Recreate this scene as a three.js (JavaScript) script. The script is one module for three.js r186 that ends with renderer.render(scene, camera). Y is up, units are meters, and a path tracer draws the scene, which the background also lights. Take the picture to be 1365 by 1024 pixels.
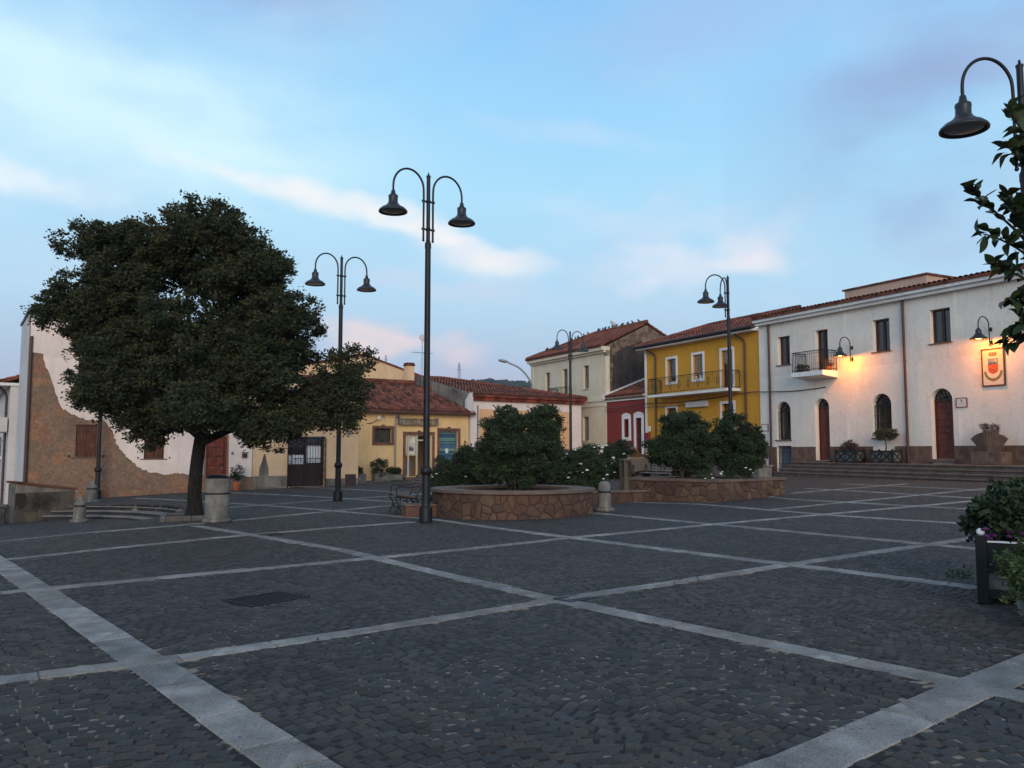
import * as THREE from 'three';
import { mergeGeometries, toCreasedNormals } from 'three/addons/utils/BufferGeometryUtils.js';
import { RoundedBoxGeometry } from 'three/addons/geometries/RoundedBoxGeometry.js';

/* ------------------------------------------------------------------ camera, sky, sun, exposure */
const scene = new THREE.Scene();
const camera = new THREE.PerspectiveCamera(49.72, 4 / 3, 0.05, 6000);
camera.position.set(0, 1.5, 0);
camera.rotation.x = Math.atan(90 / 1105);
const renderer = new THREE.WebGLRenderer({ antialias: true });
renderer.setSize(1024, 768);
renderer.toneMapping = THREE.LinearToneMapping;
renderer.toneMappingExposure = 1.0;
renderer.shadowMap.enabled = true;

function rng(seed) { let a = seed >>> 0; return () => { a = (a + 0x6D2B79F5) | 0; let t = Math.imul(a ^ (a >>> 15), 1 | a); t = (t + Math.imul(t ^ (t >>> 7), 61 | t)) ^ t; return ((t ^ (t >>> 14)) >>> 0) / 4294967296; }; }
const lerp = (a, b, t) => a + (b - a) * t;
const clamp = (x, a = 0, b = 1) => Math.min(b, Math.max(a, x));
const ss = (a, b, x) => { const t = clamp((x - a) / (b - a)); return t * t * (3 - 2 * t); };
const s2l = c => { c /= 255; return c <= 0.04045 ? c / 12.92 : Math.pow((c + 0.055) / 1.055, 2.4); };
const lin = (r, g, b) => [s2l(r), s2l(g), s2l(b)];
// tileable value noise: period P cells
function vnoise(P, seed) {
  const r = rng(seed), g = new Float32Array(P * P); for (let i = 0; i < P * P; i++) g[i] = r();
  return (x, y) => {
    const xf = Math.floor(x), yf = Math.floor(y); let u = x - xf, v = y - yf; u = u * u * (3 - 2 * u); v = v * v * (3 - 2 * v);
    const x0 = ((xf % P) + P) % P, y0 = ((yf % P) + P) % P, x1 = (x0 + 1) % P, y1 = (y0 + 1) % P;
    return lerp(lerp(g[y0 * P + x0], g[y0 * P + x1], u), lerp(g[y1 * P + x0], g[y1 * P + x1], u), v);
  };
}
const N64 = vnoise(64, 11), N256 = vnoise(256, 23);
// fbm on [0,1)^2, tileable, f0 = base frequency (integer)
function fbm(x, y, f0, oct = 5, gain = 0.5) { let a = 1, s = 0, n = 0, f = f0; for (let i = 0; i < oct; i++) { s += a * N256(x * f + i * 17.0, y * f + i * 31.0); n += a; a *= gain; f *= 2; } return s / n; }

const SKY = (() => {
  const W = 2048, Hh = 1024, d = new Float32Array(W * Hh * 4);
  const stops = [[-90, lin(110, 112, 118)], [-2, lin(150, 160, 178)], [0, lin(176, 184, 205)], [5, lin(178, 193, 217)], [10, lin(180, 215, 239)], [17, lin(170, 219, 247)], [24, lin(152, 208, 247)], [31, lin(136, 193, 241)], [50, lin(148, 166, 196)], [90, lin(138, 150, 174)]];
  const grad = el => { let i = 0; while (i < stops.length - 2 && el > stops[i + 1][0]) i++; const [a, ca] = stops[i], [b, cb] = stops[i + 1]; const t = clamp((el - a) / (b - a)); return [0, 1, 2].map(k => lerp(ca[k], cb[k], t)); };
  const g3 = (x, y) => { let s = 0, a = 1, n = 0; for (let i = 0; i < 6; i++) { s += a * N256(x + i * 37.1, y + i * 11.7); n += a; a *= 0.52; x *= 2.03; y *= 2.03; } return s / n; };
  // cloud banks: centre az, el, half-length, half-thickness (degrees), tilt (rise per degree of azimuth), colour, strength, noise scale
  const banks = [
    [-27, 20.5, 19, 7.0, -0.10, lin(210, 242, 252), 1.0, 0.16, 2],
    [-33, 16.6, 11, 1.3, -0.08, lin(238, 246, 252), 0.75, 0.4, 1],
    [-9, 15.4, 13.5, 1.15, -0.25, lin(250, 246, 244), 0.85, 0.3, 1],
    [-2.6, 13.3, 5.2, 1.6, -0.16, lin(244, 240, 242), 0.75, 0.4, 1],
    [-4, 11.2, 12, 1.2, -0.05, lin(206, 216, 236), 0.55, 0.45, 1],
    [13.0, 12.9, 8.5, 2.3, 0.14, lin(226, 232, 244), 0.8, 0.4, 1],
    [16.0, 12.4, 2.8, 1.6, -0.3, lin(244, 238, 240), 0.6, 0.6, 1],
    [8.5, 15.5, 9, 1.6, -0.12, lin(206, 224, 244), 0.5, 0.4, 1],
    [3, 21.6, 9, 1.0, -0.16, lin(196, 220, 246), 0.45, 0.4, 1],
    [-9.2, 7.6, 4.8, 1.3, -0.06, lin(240, 218, 216), 0.85, 0.5, 1],
    [-3.6, 7.1, 3.4, 1.2, 0.0, lin(228, 212, 220), 0.75, 0.5, 1],
    [-4, 5.2, 10, 1.3, 0.02, lin(186, 190, 210), 0.7, 0.4, 1],
    [-24, 32.0, 10, 3.2, -0.2, lin(156, 168, 208), 0.85, 0.2, 2],
    [29, 22.5, 9, 7.0, 0.35, lin(148, 166, 208), 0.8, 0.18, 2],
    [15, 28.5, 10, 2.8, 0.15, lin(158, 184, 228), 0.4, 0.25, 2],
    [31, 13, 7, 3.0, 0.1, lin(172, 196, 226), 0.5, 0.3, 1],
  ];
  const wrap = a => ((a + 540) % 360) - 180;
  for (let j = 0; j < Hh; j++) {
    const el = ((j + 0.5) / Hh - 0.5) * 180; const base = grad(el); const ce = Math.max(0.05, Math.cos(el * Math.PI / 180));
    for (let i = 0; i < W; i++) {
      let c = base;
      if (el > -1) {
        c = base.slice();
        const az = wrap(((i + 0.5) / W - 0.25) * 360);
        // general thin cloud all round the sky (noise in a wide plane)
        const h = 1 / (Math.sin(el * Math.PI / 180) + 0.18), aw = az * Math.PI / 180;
        const px = Math.sin(aw) * ce * h * 2.2 + 50, pz = Math.cos(aw) * ce * h * 2.2 + 50;
        const q = g3(px, pz), gen = ss(0.50, 0.72, q) * (0.30 + 0.25 * ss(4, 20, el)) * (Math.abs(az) < 38 && el < 34 ? 0.35 : 1);
        const gc = lin(198, 208, 228);
        for (let k = 0; k < 3; k++) c[k] = lerp(c[k], gc[k], gen);
        if (Math.abs(az) < 60 && el < 48) for (const [a0, e0, hl, ht, tl, col, st, sc, soft] of banks) {
          const da = az - a0; if (Math.abs(da) > hl * 1.6) continue;
          const n1 = g3(az * sc * 0.5 + a0 * 7, el * sc + e0 * 3);
          const de = (el - e0 - tl * da) / ht + (n1 - 0.5) * 2.4, dx = da / hl + (g3(az * sc * 0.3 + 5, el * sc * 0.6 + a0) - 0.5) * 1.2;
          const r = Math.sqrt(dx * dx + de * de);
          let m = soft === 2 ? Math.exp(-r * r * 1.3) : (1 - ss(0.25, 1.15, r)) * (0.55 + 0.9 * (g3(az * sc * 1.3 + 90 + a0, el * sc * 2.2) - 0.25));
          m = clamp(m * st);
          for (let k = 0; k < 3; k++) c[k] = lerp(c[k], col[k], m);
        }
      }
      const o = (j * W + i) * 4; d[o] = c[0] * 1.08; d[o + 1] = c[1] * 1.08; d[o + 2] = c[2] * 1.08; d[o + 3] = 1;
    }
  }
  const t = new THREE.DataTexture(d, W, Hh, THREE.RGBAFormat, THREE.FloatType);
  t.mapping = THREE.EquirectangularReflectionMapping; t.magFilter = THREE.LinearFilter; t.minFilter = THREE.LinearFilter; t.wrapS = THREE.RepeatWrapping; t.needsUpdate = true;
  return t;
})();
scene.background = SKY; scene.environment = SKY;

// the afterglow low behind the camera: one wide, soft, warm sun
const sun = new THREE.DirectionalLight(new THREE.Color().setRGB(1.0, 0.82, 0.68), 1.9);
sun.position.set(8, 25, 70); sun.target.position.set(0, 1, -30);
sun.castShadow = true; sun.shadow.radius = 60; sun.shadow.mapSize.set(2048, 2048);
{ const c = sun.shadow.camera; c.left = -45; c.right = 45; c.top = 40; c.bottom = -40; c.near = 1; c.far = 220; }
scene.add(sun, sun.target);
scene.fog = new THREE.FogExp2(new THREE.Color().setRGB(0.5, 0.6, 0.75), 0.0002);

/* ------------------------------------------------------------------ helpers */
const V = (x, y, z) => new THREE.Vector3(x, y, z);
const sp = x => x > 25 ? Math.min(x, 130) : Math.log(1 + Math.exp(x * 1.2)) / 1.2;
const STEP_C = [-13, -21.2], STEP_R = 4.4;
function terrace(x, z) {
  if (x > STEP_C[0]) return z < STEP_C[1] && Math.hypot(x - STEP_C[0], z - STEP_C[1]) > STEP_R;
  return z < STEP_C[1] - STEP_R && x > -15 + (z + 25.6) * 0.617;
}
const gUp = (x, z) => 0.035 * sp(x) * ss(120, 60, Math.abs(x)) - (0.02 * sp(-(x + 6.5)) + 0.04 * sp(-(x + 13.5))) * ss(120, 60, Math.abs(x));
function g(x, z) { let r = gUp(x, z); if (!terrace(x, z)) r -= 0.36 * ss(-8, -10.6, x) * ss(-12, -20, z); return r; }

function prep(geo) {   // non-indexed with position, normal, uv only
  let q = geo.index ? geo.toNonIndexed() : geo;
  for (const k of Object.keys(q.attributes)) if (!['position', 'normal', 'uv', 'color'].includes(k)) q.deleteAttribute(k);
  if (!q.attributes.normal) q.computeVertexNormals();
  return q;
}
function uvm(geo) {     // uv in metres from the dominant axis of the face
  if (geo.userData.own) { const k = prep(geo); k.userData.own = true; return k; }
  const q = prep(geo), p = q.attributes.position, uv = new Float32Array(p.count * 2);
  const e1 = V(), e2 = V(), A = V(), B = V(), Cc = V();
  for (let i = 0; i < p.count; i += 3) {
    A.fromBufferAttribute(p, i); B.fromBufferAttribute(p, i + 1); Cc.fromBufferAttribute(p, i + 2);
    e1.subVectors(B, A); e2.subVectors(Cc, A); e1.cross(e2);
    const ax = Math.abs(e1.x), ay = Math.abs(e1.y), az = Math.abs(e1.z);
    for (let k = 0; k < 3; k++) {
      const x = p.getX(i + k), y = p.getY(i + k), z = p.getZ(i + k);
      const [u, v] = ay >= ax && ay >= az ? [x, z] : ax >= az ? [z, y] : [x, y];
      uv[(i + k) * 2] = u; uv[(i + k) * 2 + 1] = v;
    }
  }
  q.setAttribute('uv', new THREE.BufferAttribute(uv, 2)); return q;
}
function merge(list) { list = list.map(prep); const hasC = list.some(q => q.attributes.color); if (!hasC) list.forEach(q => q.attributes.uv || q.setAttribute('uv', new THREE.BufferAttribute(new Float32Array(q.attributes.position.count * 2), 2))); return list.length === 1 ? list[0] : mergeGeometries(list, false); }
const bx = (w, h, d, x = 0, y = 0, z = 0) => new THREE.BoxGeometry(w, h, d).translate(x, y, z);            // centre
const bb = (x0, x1, y0, y1, z0, z1) => bx(x1 - x0, y1 - y0, z1 - z0, (x0 + x1) / 2, (y0 + y1) / 2, (z0 + z1) / 2);
const rb = (x0, x1, y0, y1, z0, z1, r = 0.02) => new RoundedBoxGeometry(x1 - x0, y1 - y0, z1 - z0, 2, r).translate((x0 + x1) / 2, (y0 + y1) / 2, (z0 + z1) / 2);
const tube = (pts, r, seg = 16, rs = 8, closed = false) => new THREE.TubeGeometry(new THREE.CatmullRomCurve3(pts.map(p => V(...p)), closed, 'catmullrom', 0.5), seg, r, rs, closed);
const cyl = (r0, r1, h, x, y, z, n = 16) => new THREE.CylinderGeometry(r0, r1, h, n).translate(x, y + h / 2, z);
function rod(a, b, r, n = 6) { const A = V(...a), B = V(...b), d = B.clone().sub(A), L = d.length(); const q = new THREE.CylinderGeometry(r, r, L, n); q.applyQuaternion(new THREE.Quaternion().setFromUnitVectors(V(0, 1, 0), d.normalize())); const m = A.add(B).multiplyScalar(0.5); return q.translate(m.x, m.y, m.z); }
function lathe(pts, n = 24) {   // uv in metres round the axis, so that the grain does not break at the sides
  const q = new THREE.LatheGeometry(pts.map(p => new THREE.Vector2(p[0], p[1])), n), uv = q.attributes.uv, p = q.attributes.position, R_ = Math.max(...pts.map(v => v[0]));
  for (let i = 0; i < uv.count; i++) uv.setXY(i, uv.getX(i) * 6.2832 * R_, p.getY(i) + Math.hypot(p.getX(i), p.getZ(i)));
  q.userData.own = true; return q;
}

const used = {};
function numbered(name) { const n = used[name] = (used[name] ?? -1) + 1; return n ? `${name}_${String(n).padStart(3, '0')}` : name; }
function mesh(name, geo, mat, parent, label) {
  const q = Array.isArray(geo) ? merge(geo.map(x => uvm(x))) : (geo.userData.keep ? geo : uvm(geo));
  const m = new THREE.Mesh(q, mat); m.castShadow = m.receiveShadow = true;
  if (parent) { m.name = name; parent.add(m); } else { m.name = numbered(name); scene.add(m); }
  if (label) m.userData.label = label;
  return m;
}
function thing(name, label, category, pos = [0, 0, 0], turn = 0, group) {
  const o = new THREE.Group(); o.name = numbered(name); o.position.set(...pos); o.rotation.y = turn;
  o.userData = { label, category }; if (group) o.userData.group = group; scene.add(o); return o;
}
function tag(m, label, category, group) { Object.assign(m.userData, { label, category }); if (group) m.userData.group = group; return m; }
function struct(m) { m.userData.kind = 'structure'; return m; }
function stuff(m) { m.userData.kind = 'stuff'; return m; }
function dup(o, pos, turn, label, group) { const c = o.clone(); c.name = numbered(o.name.replace(/_\d{3}$/, '')); scene.add(c); c.position.set(...pos); c.rotation.y = turn; c.userData = { ...o.userData }; if (label) c.userData.label = label; if (group) c.userData.group = group; return c; }

/* ------------------------------------------------------------------ textures and materials */
function dtex(N, f, size, srgb = true) {
  const d = new Uint8Array(N * N * 4);
  for (let j = 0; j < N; j++) for (let i = 0; i < N; i++) { const c = f(i / N, j / N), o = (j * N + i) * 4; d[o] = clamp(c[0]) * 255; d[o + 1] = clamp(c[1]) * 255; d[o + 2] = clamp(c[2]) * 255; d[o + 3] = 255; }
  const t = new THREE.DataTexture(d, N, N, THREE.RGBAFormat); t.wrapS = t.wrapT = THREE.RepeatWrapping; t.magFilter = THREE.LinearFilter; t.minFilter = THREE.LinearMipmapLinearFilter; t.generateMipmaps = true;
  if (srgb) t.colorSpace = THREE.SRGBColorSpace; t.repeat.set(1 / size, 1 / size); t.needsUpdate = true; return t;
}
const gray = v => [v, v, v];
const T = {};
T.plaster = dtex(512, (x, y) => { const a = fbm(x, y, 4, 5), b = fbm(x, y, 64, 2), st = fbm(x, y * 0.25 + 0.5, 24, 3); return gray(0.95 + (a - 0.5) * 0.12 + (b - 0.5) * 0.05 - ss(0.58, 0.74, st) * 0.03); }, 5);
T.plasterBump = dtex(256, (x, y) => gray(0.5 + (fbm(x, y, 16, 4, 0.65) - 0.5) * 1.2), 1.2, false);
T.worn = dtex(512, (x, y) => { const a = fbm(x, y, 5, 6, 0.6), b = fbm(x + 0.3, y + 0.1, 12, 5, 0.6), c = fbm(x, y, 96, 2); const s = ss(0.52, 0.66, a); return [0.95 - 0.3 * s + (b - 0.5) * 0.3 + (c - 0.5) * 0.12, 0.93 - 0.33 * s + (b - 0.5) * 0.3 + (c - 0.5) * 0.12, 0.9 - 0.36 * s + (b - 0.5) * 0.28 + (c - 0.5) * 0.12]; }, 4);
T.stone = dtex(512, (x, y) => { const a = fbm(x, y, 6, 5), b = N256(x * 256, y * 256), c = N256(x * 128 + 9, y * 128 + 3); return gray(0.8 + (a - 0.5) * 0.42 + (b - 0.5) * 0.22 + (c > 0.82 ? -0.16 : 0) + (b > 0.86 ? 0.1 : 0)); }, 1.1);
T.stoneBump = dtex(256, (x, y) => gray(fbm(x, y, 12, 5, 0.65)), 0.5, false);
T.cement = dtex(512, (x, y) => { const a = fbm(x, y, 3, 6, 0.6), b = fbm(x, y * 0.12, 40, 3), c = fbm(x, y, 80, 2); return gray(0.8 + (a - 0.5) * 0.8 + (b - 0.5) * 0.3 + (c - 0.5) * 0.12); }, 4);
T.joint = dtex(1024, (x, y) => { const a = fbm(x, y, 6, 5, 0.6), b = fbm(x + 0.4, y, 80, 3), s = ss(0.47, 0.56, a * 0.6 + b * 0.4); const k = 0.8 + 0.4 * (b - 0.5); return [lerp(0.2, 0.72, s) * k, lerp(0.19, 0.68, s) * k, lerp(0.185, 0.63, s) * k]; }, 4.5);
T.wood = dtex(256, (x, y) => { const a = fbm(x, y * 0.12, 32, 4), b = fbm(x, y, 4, 3); return gray(0.78 + (a - 0.5) * 0.6 + (b - 0.5) * 0.3); }, 0.9);
T.bark = dtex(256, (x, y) => { const a = fbm(x, y * 0.25, 24, 5, 0.6); return gray(0.65 + (a - 0.5) * 1.1); }, 0.6);
T.tile = dtex(512, (x, y) => { const a = fbm(x, y, 5, 5), b = fbm(x, y, 48, 3), c = fbm(x + 0.5, y, 11, 4); const dk = ss(0.55, 0.7, c) * 0.28; return [0.9 + (a - 0.5) * 0.35 + (b - 0.5) * 0.25 - dk, 0.88 + (a - 0.5) * 0.4 + (b - 0.5) * 0.25 - dk, 0.86 + (a - 0.5) * 0.45 + (b - 0.5) * 0.25 - dk]; }, 3);
const BR = dtex(1024, (x, y) => {   // stripped render on the corner house: tan, ochre and brick-brown patches
  const a = fbm(x, y, 5, 6, 0.6), b = fbm(x + 0.37, y + 0.2, 7, 6, 0.6), c = fbm(x, y, 110, 3), e = fbm(x + 0.1, y + 0.7, 14, 4);
  let r = [152, 121, 100]; const m = (t, q) => { r = r.map((v, k) => lerp(v, q[k], t)); };
  m(ss(0.48, 0.56, a), [154, 112, 88]); m(ss(0.53, 0.6, b), [137, 114, 92]); m(ss(0.62, 0.68, e), [164, 124, 92]); m(ss(0.6, 0.66, fbm(x + .6, y + .3, 4, 5)), [160, 110, 80]);
  const k = (0.9 + (c - 0.5) * 0.3 + (a - 0.5) * 0.22) / 255; return r.map(v => v * k);
}, 7);
const GB = dtex(1024, (x, y) => {   // blind gable: rubble at the top, dark patched cement below, with grain
  const a = fbm(x, y, 6, 6, 0.62), b = fbm(x + 0.3, y + 0.6, 4, 6, 0.6), c = fbm(x, y, 90, 3), e = fbm(x + 0.2, y, 30, 4);
  let r = [146, 122, 100]; const m = (t, q) => { r = r.map((v, k) => lerp(v, q[k], t)); };
  m(ss(0.5, 0.58, e), [112, 90, 72]); m(ss(0.57, 0.64, b), [176, 152, 124]);
  return r.map(v => v * (0.82 + (c - 0.5) * 0.5 + (a - 0.5) * 0.5) / 255);
}, 6);

function std(rgb, o = {}) {
  const m = new THREE.MeshStandardMaterial({ roughness: o.rough ?? 0.85, metalness: o.metal ?? 0, side: THREE.DoubleSide });
  m.color.setRGB(...rgb); if (o.map) m.map = o.map; if (o.bump) { m.bumpMap = o.bump; m.bumpScale = o.bs ?? 0.004; } if (o.vc) m.vertexColors = true; return m;
}
const pl = (r, g_, b, extra = {}) => std(lin(r, g_, b), { map: T.plaster, bump: T.plasterBump, bs: 0.006, rough: 0.92, ...extra });
const M = {
  white: pl(240, 230, 216), houseWhite: pl(246, 226, 212), pale: pl(212, 208, 204), cream: pl(228, 214, 186), tan: pl(230, 194, 152), shop: pl(246, 208, 148), yellow: pl(212, 152, 44), red: pl(138, 50, 44), peach: pl(232, 184, 138), pinkWhite: pl(242, 228, 220), parapet: pl(206, 172, 150),
  stripped: std([1, 1, 1], { map: BR, bump: T.plasterBump, bs: 0.012, rough: 0.95 }),
  gable: std([1, 1, 1], { map: GB, bump: T.plasterBump, bs: 0.02, rough: 0.95 }),
  darkCement: std(lin(86, 76, 70), { map: T.cement, bump: T.plasterBump, bs: 0.015, rough: 0.95 }),
  cement: std(lin(150, 140, 128), { map: T.cement, bump: T.plasterBump, bs: 0.012, rough: 0.95 }),
  trim: pl(238, 236, 232), plinth: std(lin(132, 104, 86), { map: T.stone, bump: T.stoneBump, rough: 0.85 }), plinthDark: std(lin(96, 66, 62), { map: T.stone, bump: T.stoneBump, rough: 0.85 }),
  stoneTrim: std(lin(150, 100, 82), { map: T.stone, rough: 0.85 }),
  step: std(lin(128, 110, 98), { map: T.stone, bump: T.stoneBump, bs: 0.004, rough: 0.8 }),
  concrete: std(lin(148, 144, 135), { map: T.stone, bump: T.stoneBump, bs: 0.004, rough: 0.9 }), concreteGrey: std(lin(124, 120, 114), { map: T.stone, bump: T.stoneBump, bs: 0.003, rough: 0.9 }),
  granite: [0, 1, 2, 3].map(i => std(lin(...[[168, 164, 156], [150, 148, 143], [178, 173, 165], [160, 153, 144]][i]), { map: T.stone, bump: T.stoneBump, bs: 0.0025, rough: 0.85 })),
  cap: std(lin(140, 118, 102), { map: T.stone, bump: T.stoneBump, bs: 0.003, rough: 0.85 }),
  mortar: std(lin(88, 70, 59), { map: T.worn, rough: 0.95 }),
  wallStone: [[95, 70, 58], [87, 64, 55], [102, 77, 63], [84, 65, 57], [108, 87, 69], [91, 71, 62]].map(c => std(lin(...c), { map: T.worn, bump: T.stoneBump, bs: 0.012, rough: 0.92 })),
  iron: std(lin(40, 42, 47), { rough: 0.5, metal: 0.35, map: T.stone }), rustIron: std(lin(74, 66, 60), { rough: 0.8, metal: 0.2, map: T.worn }), ironDark: std(lin(36, 36, 38), { rough: 0.6, metal: 0.4 }), shade: std(lin(50, 52, 57), { rough: 0.45, metal: 0.35 }), shadeIn: std(lin(70, 70, 70), { rough: 0.6 }),
  lensOff: std(lin(120, 124, 128), { rough: 0.2 }), steel: std(lin(150, 155, 160), { rough: 0.45, metal: 0.7 }), galv: std(lin(140, 142, 146), { rough: 0.5, metal: 0.5 }),
  brownWood: std(lin(120, 66, 36), { map: T.wood, rough: 0.6 }), darkWood: std(lin(74, 42, 32), { map: T.wood, rough: 0.55 }), redWood: std(lin(128, 54, 34), { map: T.wood, rough: 0.5 }), doorRed: std(lin(142, 62, 34), { map: T.wood, rough: 0.55 }), greyWood: std(lin(150, 140, 126), { map: T.wood, rough: 0.85 }), slat: std(lin(110, 84, 60), { map: T.wood, rough: 0.7 }),
  pipe: std(lin(74, 48, 40), { rough: 0.5, metal: 0.2 }), gutter: std(lin(84, 58, 48), { rough: 0.55, metal: 0.2 }), pvc: std(lin(196, 186, 160), { rough: 0.6 }),
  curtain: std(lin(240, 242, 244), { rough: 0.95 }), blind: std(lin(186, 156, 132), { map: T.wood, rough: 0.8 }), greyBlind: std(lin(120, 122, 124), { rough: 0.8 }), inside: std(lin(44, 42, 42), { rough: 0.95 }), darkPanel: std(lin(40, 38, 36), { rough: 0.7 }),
  blueGrey: std(lin(110, 124, 142), { rough: 0.7 }), whitePaint: std(lin(236, 236, 232), { rough: 0.5 }), cable: std(lin(70, 66, 64), { rough: 0.8 }),
  terracotta: std(lin(186, 112, 78), { map: T.worn, rough: 0.9 }), soil: std(lin(60, 46, 36), { map: T.worn, rough: 1 }), bark: std(lin(54, 46, 40), { map: T.bark, bump: T.bark, bs: 0.02, rough: 0.95 }), twig: std(lin(70, 60, 44), { rough: 0.95 }),
  leaf: std([1, 1, 1], { vc: true, rough: 0.85 }), bigLeaf: [[44, 62, 36], [56, 72, 38], [38, 54, 34], [84, 70, 42]].map(c => std(lin(...c), { rough: 0.42 })), flower: std(lin(238, 236, 222), { rough: 0.8 }), purple: std(lin(96, 40, 92), { rough: 0.8 }),
  tileRoof: std(lin(150, 92, 72), { vc: true, map: T.tile, rough: 0.9 }), tilePlain: std(lin(136, 78, 58), { map: T.tile, rough: 0.9 }), fascia: std(lin(156, 76, 52), { map: T.tile, rough: 0.85 }),
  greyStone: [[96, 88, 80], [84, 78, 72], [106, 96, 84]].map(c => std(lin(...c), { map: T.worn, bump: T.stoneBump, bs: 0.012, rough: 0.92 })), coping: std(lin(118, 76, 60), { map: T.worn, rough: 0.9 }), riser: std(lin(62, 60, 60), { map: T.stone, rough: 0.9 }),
  tableStone: std(lin(112, 82, 70), { map: T.worn, bump: T.stoneBump, bs: 0.01, rough: 0.92 }), paper: std(lin(220, 214, 200), { rough: 0.9 }),
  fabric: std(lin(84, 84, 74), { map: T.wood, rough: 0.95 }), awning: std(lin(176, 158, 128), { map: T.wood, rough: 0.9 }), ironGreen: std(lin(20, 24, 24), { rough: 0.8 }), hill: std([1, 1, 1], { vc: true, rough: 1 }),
};
M.pane = new THREE.MeshPhysicalMaterial({ color: 0xffffff, transmission: 1, thickness: 0, roughness: 0.04, ior: 1.5, side: THREE.DoubleSide });
M.carPaint = c => { const m = new THREE.MeshPhysicalMaterial({ roughness: 0.4, metalness: 0.4, clearcoat: 1, clearcoatRoughness: 0.08, side: THREE.DoubleSide }); m.color.setRGB(...c); return m; };

/* ------------------------------------------------------------------ ground */
const gridLines = (() => {
  const xs = [], zs = [];
  for (const v of [-3000, -1200, -500, -200, -120, -90, -70, -55, -45, -38, -33]) xs.push(v);
  for (let v = -30; v < -18.6; v += 0.75) xs.push(v); for (let v = -18.6; v < -6; v += 0.15) xs.push(v); for (let v = -6; v < 9; v += 0.3) xs.push(v); for (let v = 9; v <= 32; v += 0.75) xs.push(v);
  for (const v of [36, 42, 50, 60, 75, 95, 120, 200, 500, 1200, 3000]) xs.push(v);
  for (const v of [-4000, -1500, -700, -300, -160, -110, -90, -80, -72, -66]) zs.push(v);
  for (let v = -62; v < -31; v += 0.8) zs.push(v); for (let v = -31; v < -16; v += 0.15) zs.push(v); for (let v = -16; v <= 6; v += 0.75) zs.push(v);
  for (const v of [9, 14, 22, 40, 90, 300, 1000]) zs.push(v);
  return [xs, zs];
})();
const ground = (() => {
  const [xs, zs] = gridLines, nx = xs.length, nz = zs.length, p = [], uv = [], id = [];
  for (let j = 0; j < nz; j++) for (let i = 0; i < nx; i++) { p.push(xs[i], g(xs[i], zs[j]) - 0.005, zs[j]); uv.push(xs[i], zs[j]); }
  for (let j = 0; j < nz - 1; j++) for (let i = 0; i < nx - 1; i++) { const a = j * nx + i, b = a + 1, c = a + nx, e = c + 1; id.push(a, c, b, b, c, e); }
  const q = new THREE.BufferGeometry(); q.setAttribute('position', new THREE.Float32BufferAttribute(p, 3)); q.setAttribute('uv', new THREE.Float32BufferAttribute(uv, 2)); q.setIndex(id); q.computeVertexNormals(); q.userData.keep = true;
  const m = mesh('plaza_ground', q, std(lin(214, 206, 194), { map: T.joint, rough: 0.95 })); struct(m); m.userData.label = 'sloping town square paved with small dark cobbles and pale bands'; return m;
})();

/* pale granite bands: [x0,z0,x1,z1,width] */
const bandPaths = [   // [width, x, z, x, z ...]
  [0.30, -10.9, -16.3, -6.95, -11.4, -1.0, -4.08, 3.2, 1.1],
  [0.21, -6.5, -17.15, -2.53, -12.75, 0.42, -8.44, 2.71, -5.19, 5.6, -1.0],
  [0.20, -13.5, -29.9, -7.36, -23.96, -1.72, -18.52, 0.84, -14.51, 4.62, -8.29, 7.2, -4.0],
  [0.19, -13.5, -34.9, -5.98, -27.47, 1.92, -19.52, 3.88, -15.59, 6.19, -11.09, 9.2, -5.2],
  [0.19, -9.2, -36.5, -4.25, -31.02, 3.6, -22.6, 4.73, -21.31, 6.43, -16.79, 7.8, -14.17, 11.5, -7.0],
  [0.18, 6.9, -24.8, 7.37, -21.69, 9.38, -17.02, 13, -9], [0.18, 9.4, -26.6, 11.2, -19.5, 14.0, -12.5], [0.18, 11.3, -28.6, 14.2, -17.5],
  [0.30, -3.9, -0.6, 1.3, -3.94, 2.75, -5.07, 7.6, -8.6],
  [0.20, -6.9, -3.4, -2.42, -6.18, 0.47, -8.41, 3.29, -10.24, 6.91, -12.38, 13.5, -16.2],
  [0.20, -8.6, -6.4, -5.46, -9.0, 0.97, -14.22, 3.81, -15.78, 10.56, -19.14, 14.4, -21.1],
  [0.19, -9.2, -8.9, -7.12, -11.87, -5.2, -14.63, -3.58, -16.48, -2.09, -17.84],
  [0.18, -11.0, -12.8, -7.17, -16.81, -5.79, -18.87, -4.62, -20.98, -3.4, -23.3], [0.18, 5.6, -18.6, 9.3, -20.9, 13.6, -23.6],
  [0.17, -8.0, -22.4, -5.9, -25.6, -2.5, -30.5, 0.5, -34.6], [0.17, 8.2, -24.4, 12.9, -27.2],
];
const bands = []; for (const [w, ...p] of bandPaths) for (let i = 0; i + 3 < p.length; i += 2) bands.push([p[i], p[i + 1], p[i + 2], p[i + 3], w]);
const exclusions = [];   // [cx, cz, r] discs without cobbles
const rects = [];        // [cx, cz, ux, uz, hu, hv] oriented rects without cobbles
const bandDist = bands.map(([x0, z0, x1, z1, w]) => { const L = Math.hypot(x1 - x0, z1 - z0); return [x0, z0, (x1 - x0) / L, (z1 - z0) / L, L, w / 2]; });
function onBand(x, z, pad = 0) { for (const [x0, z0, dx, dz, L, hw] of bandDist) { const a = (x - x0) * dx + (z - z0) * dz; if (a < -0.02 || a > L + 0.02) continue; if (Math.abs((x - x0) * dz - (z - z0) * dx) < hw + pad) return true; } return false; }
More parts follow.
